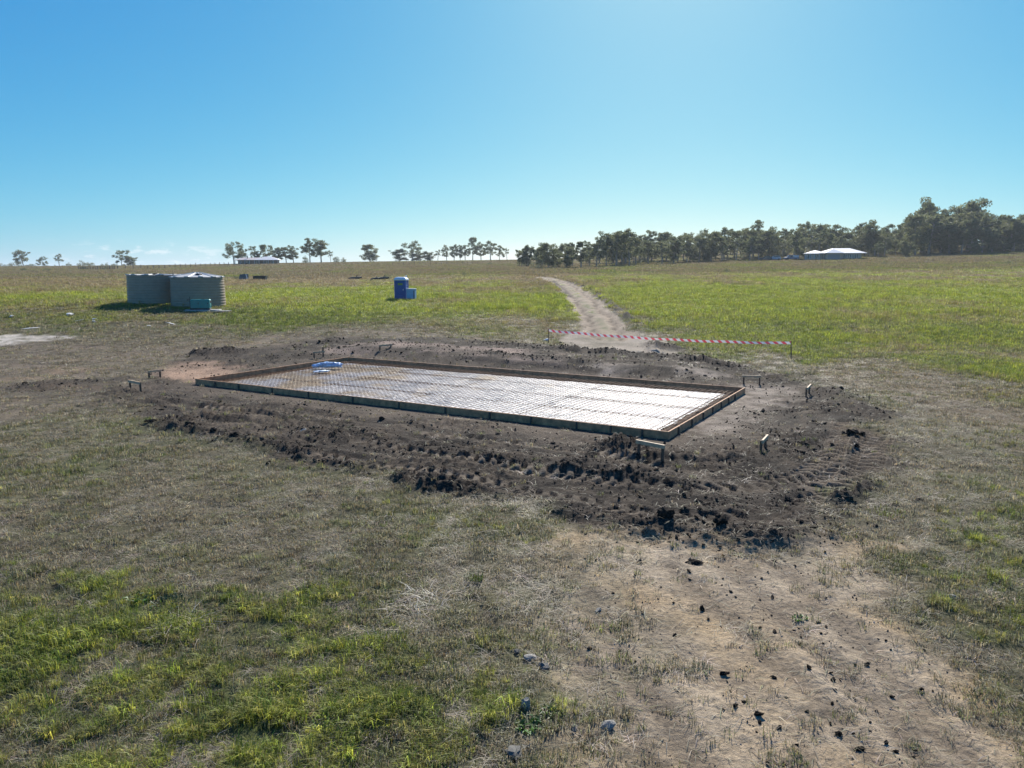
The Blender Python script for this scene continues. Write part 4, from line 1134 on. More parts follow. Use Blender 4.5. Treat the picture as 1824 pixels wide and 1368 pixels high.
for (px, py, s, lab) in ((125, 563, .28, 'white stone lump in the grass left of the tanks'), (131, 573, (.75, .3, .05), 'long flat white patch of stone in the grass left of the tanks'),
                         (168, 570, .2, 'white stone of a pair, upper one, left of the tanks'), (168, 575, .18, 'white stone of a pair, lower one, left of the tanks'),
                         (56, 585, (.6, .25, .05), 'flat white stone just beyond the pale sand'), (306, 577, (.6, .3, .06), 'flat white stone in the grass below the generator'),
                         (265, 582, .16, 'small white stone alone in trampled grass below the tanks'), (20, 566, .2, 'small white stone nearest the left edge of the picture'),
                         (973, 608, .2, 'white scrap beside the left tape stake')):
    put('white_stone', rock_mesh('white_stone', wt, int(px), (1, .8, .5)), px, py, s, lab, 'stone', sink=0.5)
# large single clods on the churned soil
for i, (px, py, s, lab) in enumerate(((1518, 778, (.34, .24, .22), 'largest dark clod, right of the slab near the wheel marks'), (1536, 777, (.18, .16, .17), 'dark clod touching the largest clod right of the slab'),
        (1525, 797, (.17, .15, .15), 'dark clod below the largest clod right of the slab'), (340, 770, (.42, .24, .2), 'big flat-topped dark clod at the left end of the front windrow'),
        (382, 778, (.26, .2, .16), 'dark clod next along the front windrow'), (270, 757, (.4, .18, .12), 'long low dark clod at the very left of the front windrow'),
        (420, 784, (.34, .24, .2), 'round dark clod with crumbs on the front windrow'), (549, 808, (.25, .17, .14), 'dark clod in the gap of the front windrow'),
        (600, 826, (.24, .18, .17), 'blocky dark clod where the wheel lugs begin'), (1186, 938, (.3, .24, .24), 'heavy dark clod at the front corner of the soil'),
        (1283, 950, (.26, .22, .24), 'upright dark clod at the tip of the soil heap'), (1224, 962, (.075, .07, .09), 'lone upright clod standing on bare clay by the soil edge'),
        (1238, 1005, (.28, .2, .08), 'flat crumbled clod on the clay below the soil edge'), (1636, 893, (.16, .08, .06), 'dark flat clod in the grass right of the soil'),
        (1432, 795, (.26, .1, .05), 'dark slab of turf lying between the hurdle and wheel marks'), (680, 751, (.2, .14, .12), 'dark clod just in front of the form boards'))):
    put('soil_clod', rock_mesh('soil_clod', M_SOILCLOD, 40 + i, amp=0.5, sub=3, facets=True), px, py, tuple(0.48 * q for q in s), lab, 'clod', sink=0.55, rot=(0, random.uniform(-.2, .2), random.uniform(-.5, .5)))
clod_me = [rock_mesh('soil_clod', M_SOILCLOD, 70 + i, (1, .75, .7), amp=0.6, sub=3) for i in range(5)]
spots = [(262, 887), (450, 643), (523, 902), (705, 855), (945, 830), (1006, 828), (1060, 850), (660, 720), (768, 672), (778, 722), (830, 912), (838, 965), (940, 1002), (1137, 988),
         (365, 1030), (440, 1105), (448, 1142), (430, 1190), (642, 1253), (860, 1195), (935, 1183), (962, 1200), (970, 1268), (1155, 1275), (1258, 1263), (1104, 710), (257, 383), (250, 420),
         (585, 1010), (694, 1087), (817, 1135), (1022, 1133), (550, 1168), (490, 1345), (572, 1352), (818, 872), (870, 902), (825, 1032), (1290, 952), (1350, 955), (1106, 1240), (1250, 1292),
         (626, 645), (664, 678), (65, 885), (320, 1058), (180, 590), (960, 255), (785, 250), (762, 185)]
for i, (cx, cy) in enumerate(spots):
    s = random.choice((.018, .022, .028, .036)) * 0.85
    if (cx, cy) in ((860, 1195), (970, 1268), (262, 887), (440, 1105)): s = 0.042
    put('small_clod', clod_me[i % 5], 1200 + cx / 2.923, 900 + cy / 2.923, (s * random.uniform(1, 1.5), s, s * .8), 'small dark clod lying loose on the bare tan clay', 'clod', 'small dark clods on the clay', sink=0.2)

# ------------------------------------------------------------------ trees
def mat_leaf(name, col, col2):
    m = bpy.data.materials.new(name); m.use_nodes = True
    n, l = m.node_tree.nodes, m.node_tree.links
    b = n['Principled BSDF']; b.inputs['Roughness'].default_value = 0.6; b.inputs['Specular IOR Level'].default_value = 0.25
    oi = n.new('ShaderNodeObjectInfo'); co = n.new('ShaderNodeTexCoord')
    t = n.new('ShaderNodeTexNoise'); t.inputs['Scale'].default_value = 0.55; t.inputs['Detail'].default_value = 3
    l.new(co.outputs['Object'], t.inputs['Vector'])
    ad = n.new('ShaderNodeMath'); ad.operation = 'MULTIPLY_ADD'; l.new(oi.outputs['Random'], ad.inputs[0]); ad.inputs[1].default_value = 0.6
    mr = n.new('ShaderNodeMapRange'); l.new(t.outputs[0], mr.inputs[0]); mr.inputs[1].default_value = 0.35; mr.inputs[2].default_value = 0.65; mr.inputs[3].default_value = -0.1; mr.inputs[4].default_value = 0.5
    l.new(mr.outputs[0], ad.inputs[2])
    mx = n.new('ShaderNodeMix'); mx.data_type = 'RGBA'; l.new(ad.outputs[0], mx.inputs[0]); mx.inputs[6].default_value = (*col, 1); mx.inputs[7].default_value = (*col2, 1)
    l.new(mx.outputs[2], b.inputs['Base Color'])
    tr = n.new('ShaderNodeBsdfTranslucent'); l.new(mx.outputs[2], tr.inputs[0])
    ms = n.new('ShaderNodeMixShader'); ms.inputs[0].default_value = 0.5
    l.new(b.outputs[0], ms.inputs[1]); l.new(tr.outputs[0], ms.inputs[2]); l.new(ms.outputs[0], n['Material Output'].inputs[0])
    return m
M_LEAF = mat_leaf('gum_foliage', (0.125, 0.15, 0.078), (0.205, 0.21, 0.095))
M_BARK = mat('grey_gum_bark', (0.30, 0.265, 0.22), 0.9, noise=2.5, var=0.4)
def leaf_cloud(clumps, nr, leaf=(0.5, 0.24)):
    """leaf sprays filling ellipsoidal clumps: (centre, radius xyz, count)"""
    V, Q = [], []
    for c, r, k in clumps:
        k = int(k)
        u = nr.normal(size=(k, 3)); u /= np.linalg.norm(u, axis=1)[:, None]
        rad = nr.random(k) ** 0.45
        p = np.array(c) + u * rad[:, None] * np.array(r)
        a = nr.normal(size=(k, 3)); a[:, 2] -= 0.5; a /= np.linalg.norm(a, axis=1)[:, None]
        b = np.cross(a, nr.normal(size=(k, 3))); b /= np.linalg.norm(b, axis=1)[:, None]
        s = nr.uniform(0.6, 1.35, k)[:, None]
        L = a * leaf[0] * s / 2; W_ = b * leaf[1] * s / 2
        base = sum(len(x) for x in V)
        V.append(np.stack([p - L, p + W_, p + L, p - W_], 1).reshape(-1, 3))
        Q.append(base + np.arange(k * 4).reshape(-1, 4))
    return np.concatenate(V), np.concatenate(Q)
def make_tree(seed, kind):
    """a gum tree 10 units tall: (trunk mesh, crown mesh)"""
    r = random.Random(seed); nr = np.random.default_rng(seed)
    mb = MB(); clumps = []
    if kind == 'bush':
        for k in range(5):
            a = r.uniform(0, 6.28); mb.tube([(0, 0, -.3), (math.cos(a) * .9, math.sin(a) * .9, 2.5), (math.cos(a) * 2, math.sin(a) * 2, 6)], [.25, .18, .05], 5)
        for k in range(26):
            a = r.uniform(0, 6.28); q = r.random() ** .5 * 4.6; z = r.uniform(1.2, 8.6 - q * .75)
            clumps.append(((math.cos(a) * q, math.sin(a) * q, z), (1.9, 1.9, 1.3), 80))
    else:
        spec = {'open': (0.32, 12, 3.2, 1.35, 62), 'tall': (0.24, 14, 2.7, 1.3, 64), 'dense': (0.12, 18, 2.9, 1.5, 76), 'wide': (0.30, 12, 4.2, 1.5, 66), 'slim': (0.22, 12, 1.5, 1.0, 70), 'sparse': (0.42, 9, 2.6, 1.0, 40)}[kind]
        bole, nb, spread, cr, cnt = spec
        lean = (r.uniform(-1.1, 1.1), r.uniform(-1.1, 1.1))
        stems = 1 if kind in ('open', 'tall', 'slim', 'sparse') else r.choice((1, 2, 3))
        for st in range(stems):
            ox, oy = (r.uniform(-1, 1) * (stems > 1), r.uniform(-1, 1) * (stems > 1))
            top = Vector((lean[0] + ox * 1.6, lean[1] + oy * 1.6, 8.6 - st * 0.8))
            pts = [Vector((ox * .3, oy * .3, -.4)), Vector((ox * .5 + lean[0] * .2, oy * .5 + lean[1] * .2, 3)), Vector((ox + lean[0] * .5, oy + lean[1] * .5, 6)), top]
            w = 0.26 / math.sqrt(stems)
            mb.tube(pts, [w, w * .75, w * .45, w * .12], 7)
            n_ = max(3, nb // stems)
            for k in range(n_):
                f = bole + (0.98 - bole) * (k + r.random() * .7) / n_
                z = f * 8.6; i = 0 if z < 3 else 1 if z < 6 else 2
                z0, z1 = (-.4, 3, 6, 8.6)[i], (-.4, 3, 6, 8.6)[i + 1]
                p0 = pts[i].lerp(pts[i + 1], (z - z0) / (z1 - z0))
                a = k * 2.4 + r.uniform(-.6, .6)
                shape = math.sin(math.pi * min(1, max(0.24, (f - bole * .75) / (1.06 - bole * .75)))) ** .6
                L = spread * shape * r.uniform(.4, 1.3)
                rise = r.uniform(.3, 1.1) * (0.7 if kind in ('wide', 'open') else 1)
                p1 = p0 + Vector((math.cos(a) * L * .5, math.sin(a) * L * .5, rise * .9)); p2 = p0 + Vector((math.cos(a) * L, math.sin(a) * L, rise * 1.5))
                mb.tube([p0, p1, p2], [.09, .06, .025], 5)
                for q in range(3 if kind != 'sparse' else 2):
                    c = p1.lerp(p2, r.uniform(.2, 1.1)) + Vector((r.gauss(0, .6), r.gauss(0, .6), r.gauss(.15, .45)))
                    s = cr * r.uniform(.45, .85)
                    clumps.append((c, (s, s, s * r.uniform(.55, .85)), cnt * r.uniform(.6, 1.2) * (s / cr + .35)))
            if r.random() < 0.5:
                a = r.uniform(0, 6.28); mb.tube([pts[2], pts[2] + Vector((math.cos(a) * 1.2, math.sin(a) * 1.2, 2.2)), pts[2] + Vector((math.cos(a) * 1.6, math.sin(a) * 1.6, 4.2))], [.07, .05, .02], 5)
            clumps.append((top + Vector((0, 0, .4)), (cr * .6, cr * .6, cr * .55), cnt))
        if kind == 'dense':
            for k in range(6):
                a = r.uniform(0, 6.28); clumps.append(((math.cos(a) * 1.5, math.sin(a) * 1.5, r.uniform(1.0, 3.4)), (1.3, 1.3, 1.1), cnt * .8))
    v, q = leaf_cloud(clumps, nr, (0.55, 0.26))
    cm = mesh_np('crown', v, q); cm.materials.append(M_LEAF)
    return mb.mesh('trunk', M_BARK), cm
TREES = {k: [make_tree(100 * i + 17 * j + 3, k) for j in range(n)] for i, (k, n) in enumerate((('open', 4), ('tall', 5), ('dense', 6), ('wide', 4), ('slim', 2), ('sparse', 3), ('bush', 3)))}
ASPECT = {'open': 6.4, 'tall': 5.2, 'dense': 5.8, 'wide': 8.2, 'slim': 3.2, 'sparse': 4.8, 'bush': 11.0}
tree_n = [0]
def tree(px, fwd, base_dy, top_y, kind, label, group, width_px=None, name='gum_tree', lean=None):
    """a tree in the picture column px at distance fwd whose top reaches the measured row top_y"""
    p = at(px, fwd); p.z = gzp(p.x, p.y) if fwd < 120 else float(base_h(p.x, p.y))
    ztop = CAM_Z + (484 - top_y) / F_PX * fwd
    h = max(ztop - p.z, 1.2)
    tree_n[0] += 1
    v = TREES[kind][tree_n[0] * 7 % len(TREES[kind])]
    e = empty(name, (p.x, p.y, p.z - 0.15), random.uniform(0, 6.28))
    full = 10.0 if kind != 'bush' else 9.0
    sz = h / full; sx = sz * random.uniform(0.95, 1.3)
    if width_px: sx = (width_px / F_PX * fwd) / ASPECT[kind]
    e.scale = (sx, sx, sz)
    if lean: e.rotation_euler = (0, lean, 0)
    tag(e, label, 'shrub' if name == 'shrub' else 'tree', group)
    link(bpy.data.objects.new('trunk', v[0]), e); link(bpy.data.objects.new('crown', v[1]), e)
    return e
G1 = 'trees on the left skyline'
tree(44, 610, 0, 445, 'open', 'leaning gum with dark clumped crown at the far left skyline', G1, 26, lean=R(-14))
tree(78, 620, 0, 457, 'wide', 'small round-crowned tree between the two leftmost skyline gums', G1, 17)
tree(107, 600, 0, 453, 'sparse', 'slender sparse gum with bare stem on the left skyline', G1, 15)
tree(217, 520, 0, 446, 'wide', 'spreading open gum on the skyline just left of the tanks', G1, 26)
tree(234, 522, 0, 456, 'dense', 'shorter bushy tree touching the spreading gum left of the tanks', G1, 19)
for px, ty, w, fw, lab in ((4, 468, 22, 640, 'dark skyline shrub cut by the left edge of the picture'), (30, 465, 26, 640, 'largest dark skyline shrub, below and left of the leaning gum'),
                           (55, 468, 26, 640, 'dark skyline shrub right under the leaning gum'), (84, 471, 18, 640, 'low dark shrub below the small round-crowned tree'), (98, 471, 9, 640, 'tiny pale skyline shrub left of the slender gum'),
                           (114, 471, 10, 630, 'small shrub at the foot of the slender gum'), (123, 467, 13, 630, 'pointed dark shrub right of the slender gum'), (146, 463, 18, 600, 'left one of two joined round dark shrubs'),
                           (160, 465, 18, 600, 'right one of two joined round dark shrubs'), (182, 469, 8, 560, 'tiny skyline shrub right of the joined shrubs'), (192, 467, 8, 560, 'second tiny skyline shrub right of the joined shrubs'),
                           (205, 468, 13, 550, 'low shrub at the left foot of the spreading gum')):
    tree(px, fw, 0, ty, 'bush', lab, 'shrubs on the left skyline', w, 'shrub')
G2 = 'trees round the farmhouse'
for px, fw, ty, k, w, lab in ((418, 372, 431, 'wide', 34, 'tall spreading gum at the left end of the farmhouse'), (432, 378, 441, 'dense', 13, 'dark drooping tree between the spreading gum and farmhouse roof'),
                              (447, 382, 438, 'sparse', 20, 'thin greyish gum behind the left of the farmhouse roof'), (458, 380, 448, 'dense', 12, 'low dark tree behind the farmhouse roof'),
                              (474, 385, 435, 'open', 28, 'dark gum rising behind the farmhouse ridge'), (495, 385, 440, 'tall', 20, 'gum behind the right end of the farmhouse roof'),
                              (511, 388, 441, 'tall', 18, 'first upright gum right of the farmhouse'), (524, 390, 441, 'tall', 18, 'second upright gum right of the farmhouse'),
                              (553, 380, 426, 'tall', 22, 'left one of the tall pair of gums right of the farmhouse'), (573, 382, 427, 'tall', 26, 'right one of the tall pair of gums right of the farmhouse'),
                              (590, 390, 446, 'sparse', 10, 'small thin tree right of the tall pair'), (600, 395, 455, 'bush', 13, 'low bush right of the small thin tree'), (545, 385, 455, 'bush', 12, 'low bush at the left foot of the tall pair'),
                              (613, 398, 458, 'bush', 12, 'last low bush before the gap in the skyline')):
    tree(px, fw, 0, ty, k, lab, G2, w, 'gum_tree' if k != 'bush' else 'shrub')
G3 = 'trees along the middle ridge'
for px, fw, ty, k, w, lab in ((660, 440, 436, 'dense', 27, 'lone bushy gum in the gap of the middle skyline'), (713, 450, 445, 'dense', 27, 'low bushy tree left of the tiered gum'),
                              (735, 450, 430, 'wide', 36, 'tiered flat-crowned gum, tallest of the middle left ridge'), (742, 455, 452, 'dense', 22, 'dark low tree under the tiered gum'),
                              (763, 450, 447, 'dense', 22, 'round tree right of the tiered gum'), (780, 452, 445, 'sparse', 11, 'thin tree left of the ridge grove'),
                              (796, 450, 437, 'wide', 19, 'first clear-stemmed gum of the ridge grove'), (809, 450, 437, 'tall', 15, 'second gum of the ridge grove'), (820, 452, 440, 'tall', 12, 'third gum of the ridge grove'),
                              (829, 455, 438, 'tall', 15, 'fourth gum of the ridge grove, beside the tallest'), (842, 455, 422, 'open', 23, 'tallest gum of the ridge grove'), (857, 450, 436, 'tall', 19, 'gum just right of the tallest ridge gum'),
                              (874, 440, 429, 'open', 24, 'clear-stemmed gum standing forward of the ridge grove'), (890, 450, 437, 'wide', 20, 'gum at the right end of the ridge grove'), (903, 455, 442, 'sparse', 9, 'last small gum right of the ridge grove')):
    tree(px, fw, 0, ty, k, lab, G3, w)
G4 = 'trees beside the track'
for px, fw, ty, k, w, lab in ((929, 262, 441, 'dense', 20, 'small gum at the left end of the grove by the track'), (941, 258, 435, 'dense', 22, 'gum with tufted top at the left of the grove by the track'),
                              (965, 245, 436, 'dense', 22, 'dark gum tucked behind the bush-skirted tree by the track'), (977, 222, 433, 'dense', 32, 'broad bushy tree with foliage to the ground by the track'), (992, 232, 436, 'dense', 22, 'dark gum right behind the broad bushy tree'),
                              (1008, 218, 438, 'dense', 26, 'vase-shaped many-stemmed tree right of the broad bushy tree'), (1020, 250, 431, 'tall', 18, 'tall gum behind the vase-shaped tree'),
                              (1035, 222, 431, 'slim', 20, 'narrow dark single-stemmed tree right of the vase-shaped one'), (1050, 245, 434, 'tall', 20, 'pale gum behind and right of the narrow tree'),
                              (1062, 232, 424, 'tall', 26, 'gum with several thin stems right of the narrow tree'), (1080, 240, 414, 'tall', 26, 'first tall gum of the wood, right of the thin stems'), (1097, 238, 412, 'tall', 27, 'second tall gum of the wood with dark skirts'),
                              (1121, 238, 410, 'tall', 28, 'peaked gum standing above its neighbours near the left of the wood')):
    tree(px, fw, 0, ty, k, lab, G4, w)
# the wood: three staggered rows, each tree its own
prof_x = [940, 1000, 1040, 1085, 1130, 1150, 1200, 1240, 1290, 1330, 1380, 1420, 1445, 1475, 1505, 1540, 1575, 1605, 1622, 1640, 1660, 1690, 1720, 1750, 1775, 1800, 1830, 1880]
prof_y = [446, 440, 434, 424, 420, 421, 421, 419, 413, 407, 413, 408, 399, 406, 411, 400, 406, 406, 392, 368, 388, 384, 362, 380, 394, 384, 382, 380]
def wood(px, fwd, dy, kinds, lab, grp):
    ty = float(np.interp(px, prof_x, prof_y)) + dy
    tree(px, fwd, 0, ty, random.choice(kinds), lab, grp)
ORD = 'first second third fourth fifth sixth seventh eighth ninth tenth eleventh twelfth thirteenth fourteenth fifteenth sixteenth seventeenth eighteenth nineteenth twentieth'.split()
wood_n = {}
def wood_label(px, row):
    k = ('in the front row', 'in the second row', 'in the third row', 'in the rearmost row')[row]
    if row == 0:
        zn = 'of the wood, counting right from the track' if px < 1340 else 'behind the cars and white-roofed house, from the left' if px < 1550 else 'counting right from the white-roofed house'
        wood_n[zn] = wood_n.get(zn, 0) + 1
        if wood_n[zn] <= 20: return '%s front-row gum %s' % (ORD[wood_n[zn] - 1], zn)
    if px < 1340: return 'grey-green gum %s of the wood between the track and the cars' % k
    if px < 1550: return 'olive gum %s of the wood behind the white-roofed house' % k
    return 'tall dark gum %s of the wood right of the white-roofed house' % k
for row, (off, step, dy, kinds) in enumerate(((0, 20, 6, ('dense', 'tall', 'open', 'tall', 'sparse')), (16, 22, 0, ('tall', 'open', 'dense', 'wide')), (34, 26, -1, ('open', 'tall', 'wide', 'dense')), (62, 24, 9, ('dense', 'dense')))):
    px = 1098 + row * 9 if row < 2 else 950 + row * 5
    while px < 1905:
        fw = np.interp(px, [950, 1100, 1250, 1350, 1420, 1560, 1650, 1824, 1900], [258, 246, 268, 280, 284, 284, 282, 282, 282]) + off + random.uniform(-4, 4)
        d_ = dy + random.uniform(-9, 15) * (1 if row < 2 else .7) + (6 if row == 0 and 1420 < px < 1560 else 0)
        wood(px, float(fw), d_, kinds, wood_label(px, row), 'gums of the wood')
        px += step * random.uniform(0.75, 1.25)
for px, ty, fw, w, k, lab in ((1640, 365, 292, 30, 'tall', 'tall tufted gum rising above the wood'), (1720, 361, 300, 58, 'wide', 'broadest and highest gum crown above the wood'), (1430, 398, 300, 24, 'sparse', 'thin-topped gum above the house chimney side of the wood'),
                              (1545, 399, 288, 34, 'dense', 'dome-crowned gum right of the white-roofed house'), (1598, 397, 296, 10, 'sparse', 'wispy thin tree poking above the wood'), (1420, 412, 274, 22, 'dense', 'very dark gum just left of the white-roofed house'), (1562, 430, 268, 16, 'open', 'small pale gum with bare stem right of the house'),
                              (1735, 430, 266, 22, 'dense', 'pale young gum in front of the dark wood'), (1612, 428, 266, 24, 'dense', 'yellowish young gum in front of the wood right of the house'), (1340, 407, 285, 26, 'tall', 'peaked gum above the parked cars')):
    tree(px, fw, 0, ty, k, lab, 'gums of the wood', w)
# low scrub at the foot of the wood
for i in range(26):
    px = random.uniform(1110, 1880); 
    if 1425 < px < 1545: continue
    fw = float(np.interp(px, [1100, 1250, 1350, 1420, 1560, 1824, 1900], [240, 262, 276, 280, 280, 278, 278])) + random.uniform(8, 36)
    p_ = at(px, fw); ty = 484 - (p_.z + random.uniform(1.5, 3.4) - CAM_Z) * F_PX / fw
    tree(px, fw, 0, ty, 'bush', 'low scrub bush between the stems of the wood', 'scrub under the wood', random.uniform(14, 26), 'shrub')
for px, fw, hgt, w, lab in ((827, 150, 0.95, 12, 'lone round dark bush in the open brown paddock'), (946, 214, 1.0, 8, 'small dark bush beside the far bend of the track'), (960, 222, 1.6, 22, 'low dark skirt of bush left of the broad bushy tree'),
                            (423, 131, 1.0, 20, 'green weedy bush behind the blue-grey tub'), (437, 133, 1.1, 16, 'second green weedy bush behind the blue-grey tub'), (690, 133, 0.8, 20, 'green weed clump behind the dark logs'), (150, 292, 1.6, 14, 'dark bush at the left end of the stock yard'),
                            (188, 284, 1.3, 14, 'dark bush at the right end of the stock yard'), (83, 262, 0.9, 16, 'low dark bush in the far left paddock'), (42, 270, 1.3, 14, 'brownish bush in the far left paddock'), (1295, 150, 0.5, 12, 'small green bush in the right field'), (1575, 200, 0.7, 16, 'low green bush in the far right field'), (873, 296, 1.2, 12, 'low bush under the forward ridge gum'),
                            (1796, 190, 0.9, 18, 'low grey bush in the far right field')):
    p_ = at(px, fw); tree(px, fw, 0, 484 - (p_.z + hgt - CAM_Z) * F_PX / fw, 'bush', lab, 'bushes in the paddocks', w, 'shrub')

# ------------------------------------------------------------------ grass, straw and crumbs (uncountable cover)
def mat_blade(name, trans=0.45):
    m = bpy.data.materials.new(name); m.use_nodes = True
    n, l = m.node_tree.nodes, m.node_tree.links
    b = n['Principled BSDF']; b.inputs['Roughness'].default_value = 0.55; b.inputs['Specular IOR Level'].default_value = 0.3
    a = n.new('ShaderNodeAttribute'); a.attribute_type = 'INSTANCER'; a.attribute_name = 'tint'
    v = n.new('ShaderNodeAttribute'); v.attribute_name = 'vary'
    mx = n.new('ShaderNodeMix'); mx.data_type = 'RGBA'; mx.blend_type = 'MULTIPLY'; mx.inputs[0].default_value = 1
    l.new(a.outputs['Color'], mx.inputs[6]); l.new(v.outputs['Color'], mx.inputs[7])
    l.new(mx.outputs[2], b.inputs['Base Color'])
    tr = n.new('ShaderNodeBsdfTranslucent'); l.new(mx.outputs[2], tr.inputs[0])
    ms = n.new('ShaderNodeMixShader'); ms.inputs[0].default_value = trans
    l.new(b.outputs[0], ms.inputs[1]); l.new(tr.outputs[0], ms.inputs[2]); l.new(ms.outputs[0], n['Material Output'].inputs[0])
    return m
M_BLADE = mat_blade('grass_blade')
def tuft_mesh(name, seed, nb, radius, hgt, width, spread=0.6, lie=0.0):
    """blades rooted in a disc; lie = 0 upright .. 1 flat"""
    nr = np.random.default_rng(seed)
    a = nr.random(nb) * 2 * np.pi; r = np.sqrt(nr.random(nb)) * radius
    p0 = np.stack([r * np.cos(a), r * np.sin(a), np.full(nb, -0.01)], 1)
    b = nr.random(nb) * 2 * np.pi if lie > 0.5 else a + nr.normal(0, 1.2, nb)
    H = hgt * nr.uniform(0.45, 1.15, nb)
    out = (spread * nr.uniform(0.3, 1.2, nb) * (1 - lie) + lie * 1.6)
    dirh = np.stack([np.cos(b), np.sin(b), np.zeros(nb)], 1)
    up = (1 - lie * nr.uniform(0.75, 0.98, nb))
    p1 = p0 + dirh * (out * H * 0.28)[:, None] + np.array([0, 0, 1]) * (H * 0.62 * up + 0.01)[:, None]
    p2 = p0 + dirh * (out * H)[:, None] + np.array([0, 0, 1]) * (H * nr.uniform(0.55, 1.0, nb) * up)[:, None]
    side = np.stack([-np.sin(b), np.cos(b), np.zeros(nb)], 1) * (width * nr.uniform(0.6, 1.3, nb) / 2)[:, None]
    V = np.stack([p0 - side, p0 + side, p1 + side * 0.85, p1 - side * 0.85, p2], 1).reshape(-1, 3)
    k = np.arange(nb)[:, None] * 5
    me_ = mesh_np(name, V, k + np.array([[0, 1, 2, 3]]), k + np.array([[3, 2, 4]]))
    va = me_.color_attributes.new('vary', 'FLOAT_COLOR', 'POINT')
    w = nr.uniform(0.55, 1.4, (nb, 1)) * np.stack([nr.uniform(.85, 1.2, nb), np.ones(nb), nr.uniform(.7, 1.2, nb)], 1)
    va.data.foreach_set('color', np.concatenate([np.repeat(w, 5, 0), np.ones((nb * 5, 1))], 1).astype(np.float32).ravel())
    me_.materials.append(M_BLADE); return me_
def scatter(name, protos, xyz, rz, scl, pick, tint, label, tilt=0.0):
    """one uncountable cover object: instances of small tufts on points"""
    col = bpy.data.collections.new(name + '_pieces')
    for i, pm in enumerate(protos):
        col.objects.link(bpy.data.objects.new('%s_piece_%02d' % (name, i), pm))
    me_ = bpy.data.meshes.new(name); n_ = len(xyz)
    me_.vertices.add(n_); me_.vertices.foreach_set('co', xyz.astype(np.float32).ravel())
    def att(nm, ty, data, key):
        at_ = me_.attributes.new(nm, ty, 'POINT'); at_.data.foreach_set(key, data.ravel())
    rt = np.zeros((n_, 3), np.float32); rt[:, 2] = rz
    if tilt: rt[:, :2] = np.random.default_rng(8).normal(0, tilt, (n_, 2))
    att('rot', 'FLOAT_VECTOR', rt, 'vector'); att('scl', 'FLOAT_VECTOR', scl.astype(np.float32), 'vector')
    att('pick', 'INT', pick.astype(np.int32), 'value')
    att('tint', 'FLOAT_COLOR', np.concatenate([tint, np.ones((n_, 1))], 1).astype(np.float32), 'color')
    o_ = link(bpy.data.objects.new(name, me_))
    ng = bpy.data.node_groups.new(name + '_nodes', 'GeometryNodeTree')
    ng.interface.new_socket('Geometry', in_out='INPUT', socket_type='NodeSocketGeometry')
    ng.interface.new_socket('Geometry', in_out='OUTPUT', socket_type='NodeSocketGeometry')
    N, Lk = ng.nodes, ng.links
    gi, go = N.new('NodeGroupInput'), N.new('NodeGroupOutput')
    ip = N.new('GeometryNodeInstanceOnPoints'); ci = N.new('GeometryNodeCollectionInfo')
    ci.inputs['Collection'].default_value = col; ci.inputs['Separate Children'].default_value = True; ci.inputs['Reset Children'].default_value = True
    def na(nm, ty):
        k = N.new('GeometryNodeInputNamedAttribute'); k.data_type = ty; k.inputs['Name'].default_value = nm
        return next(q for q in k.outputs if q.enabled and q.name == 'Attribute')
    Lk.new(gi.outputs[0], ip.inputs['Points']); Lk.new(ci.outputs[0], ip.inputs['Instance'])
    ip.inputs['Pick Instance'].default_value = True
    Lk.new(na('pick', 'INT'), ip.inputs['Instance Index']); Lk.new(na('rot', 'FLOAT_VECTOR'), ip.inputs['Rotation']); Lk.new(na('scl', 'FLOAT_VECTOR'), ip.inputs['Scale'])
    Lk.new(ip.outputs[0], go.inputs[0])
    md = o_.modifiers.new('scatter', 'NODES'); md.node_group = ng
    tag(o_, label, kind='stuff'); return o_
def fan(n, y0, y1, power=0.0, wf=0.80, w0=1.8):
    """points spread over the ground in view; power > 0 puts more near y0"""
    u_ = rng.random(n)
    if power == 0: y = y0 + (y1 - y0) * u_
    else:
        e_ = 1 - power; y = (y0 ** e_ + (y1 ** e_ - y0 ** e_) * u_) ** (1 / e_)
    x = rng.uniform(-1, 1, n) * (w0 + wf * y)
    return x, y
def pal(g, n, dry_a, dry_b, gr_a, gr_b, jitter=0.22):
    """per-tuft colour: dry to green by g"""
    r1 = rng.random((n, 1)); r2 = rng.random((n, 1))
    dry = np.array(dry_a) * (1 - r1) + np.array(dry_b) * r1; gr = np.array(gr_a) * (1 - r2) + np.array(gr_b) * r2
    k = np.clip(g + rng.normal(0, 0.22, n), 0, 1)[:, None]; k = k * k * (3 - 2 * k)
    return np.clip((dry * (1 - k) + gr * k) * np.exp(rng.normal(0, jitter, (n, 1))), 0.01, 0.8)
DRY_A, DRY_B = (0.17, 0.135, 0.08), (0.40, 0.345, 0.24)
GRN_A, GRN_B = (0.105, 0.155, 0.03), (0.20, 0.235, 0.05)

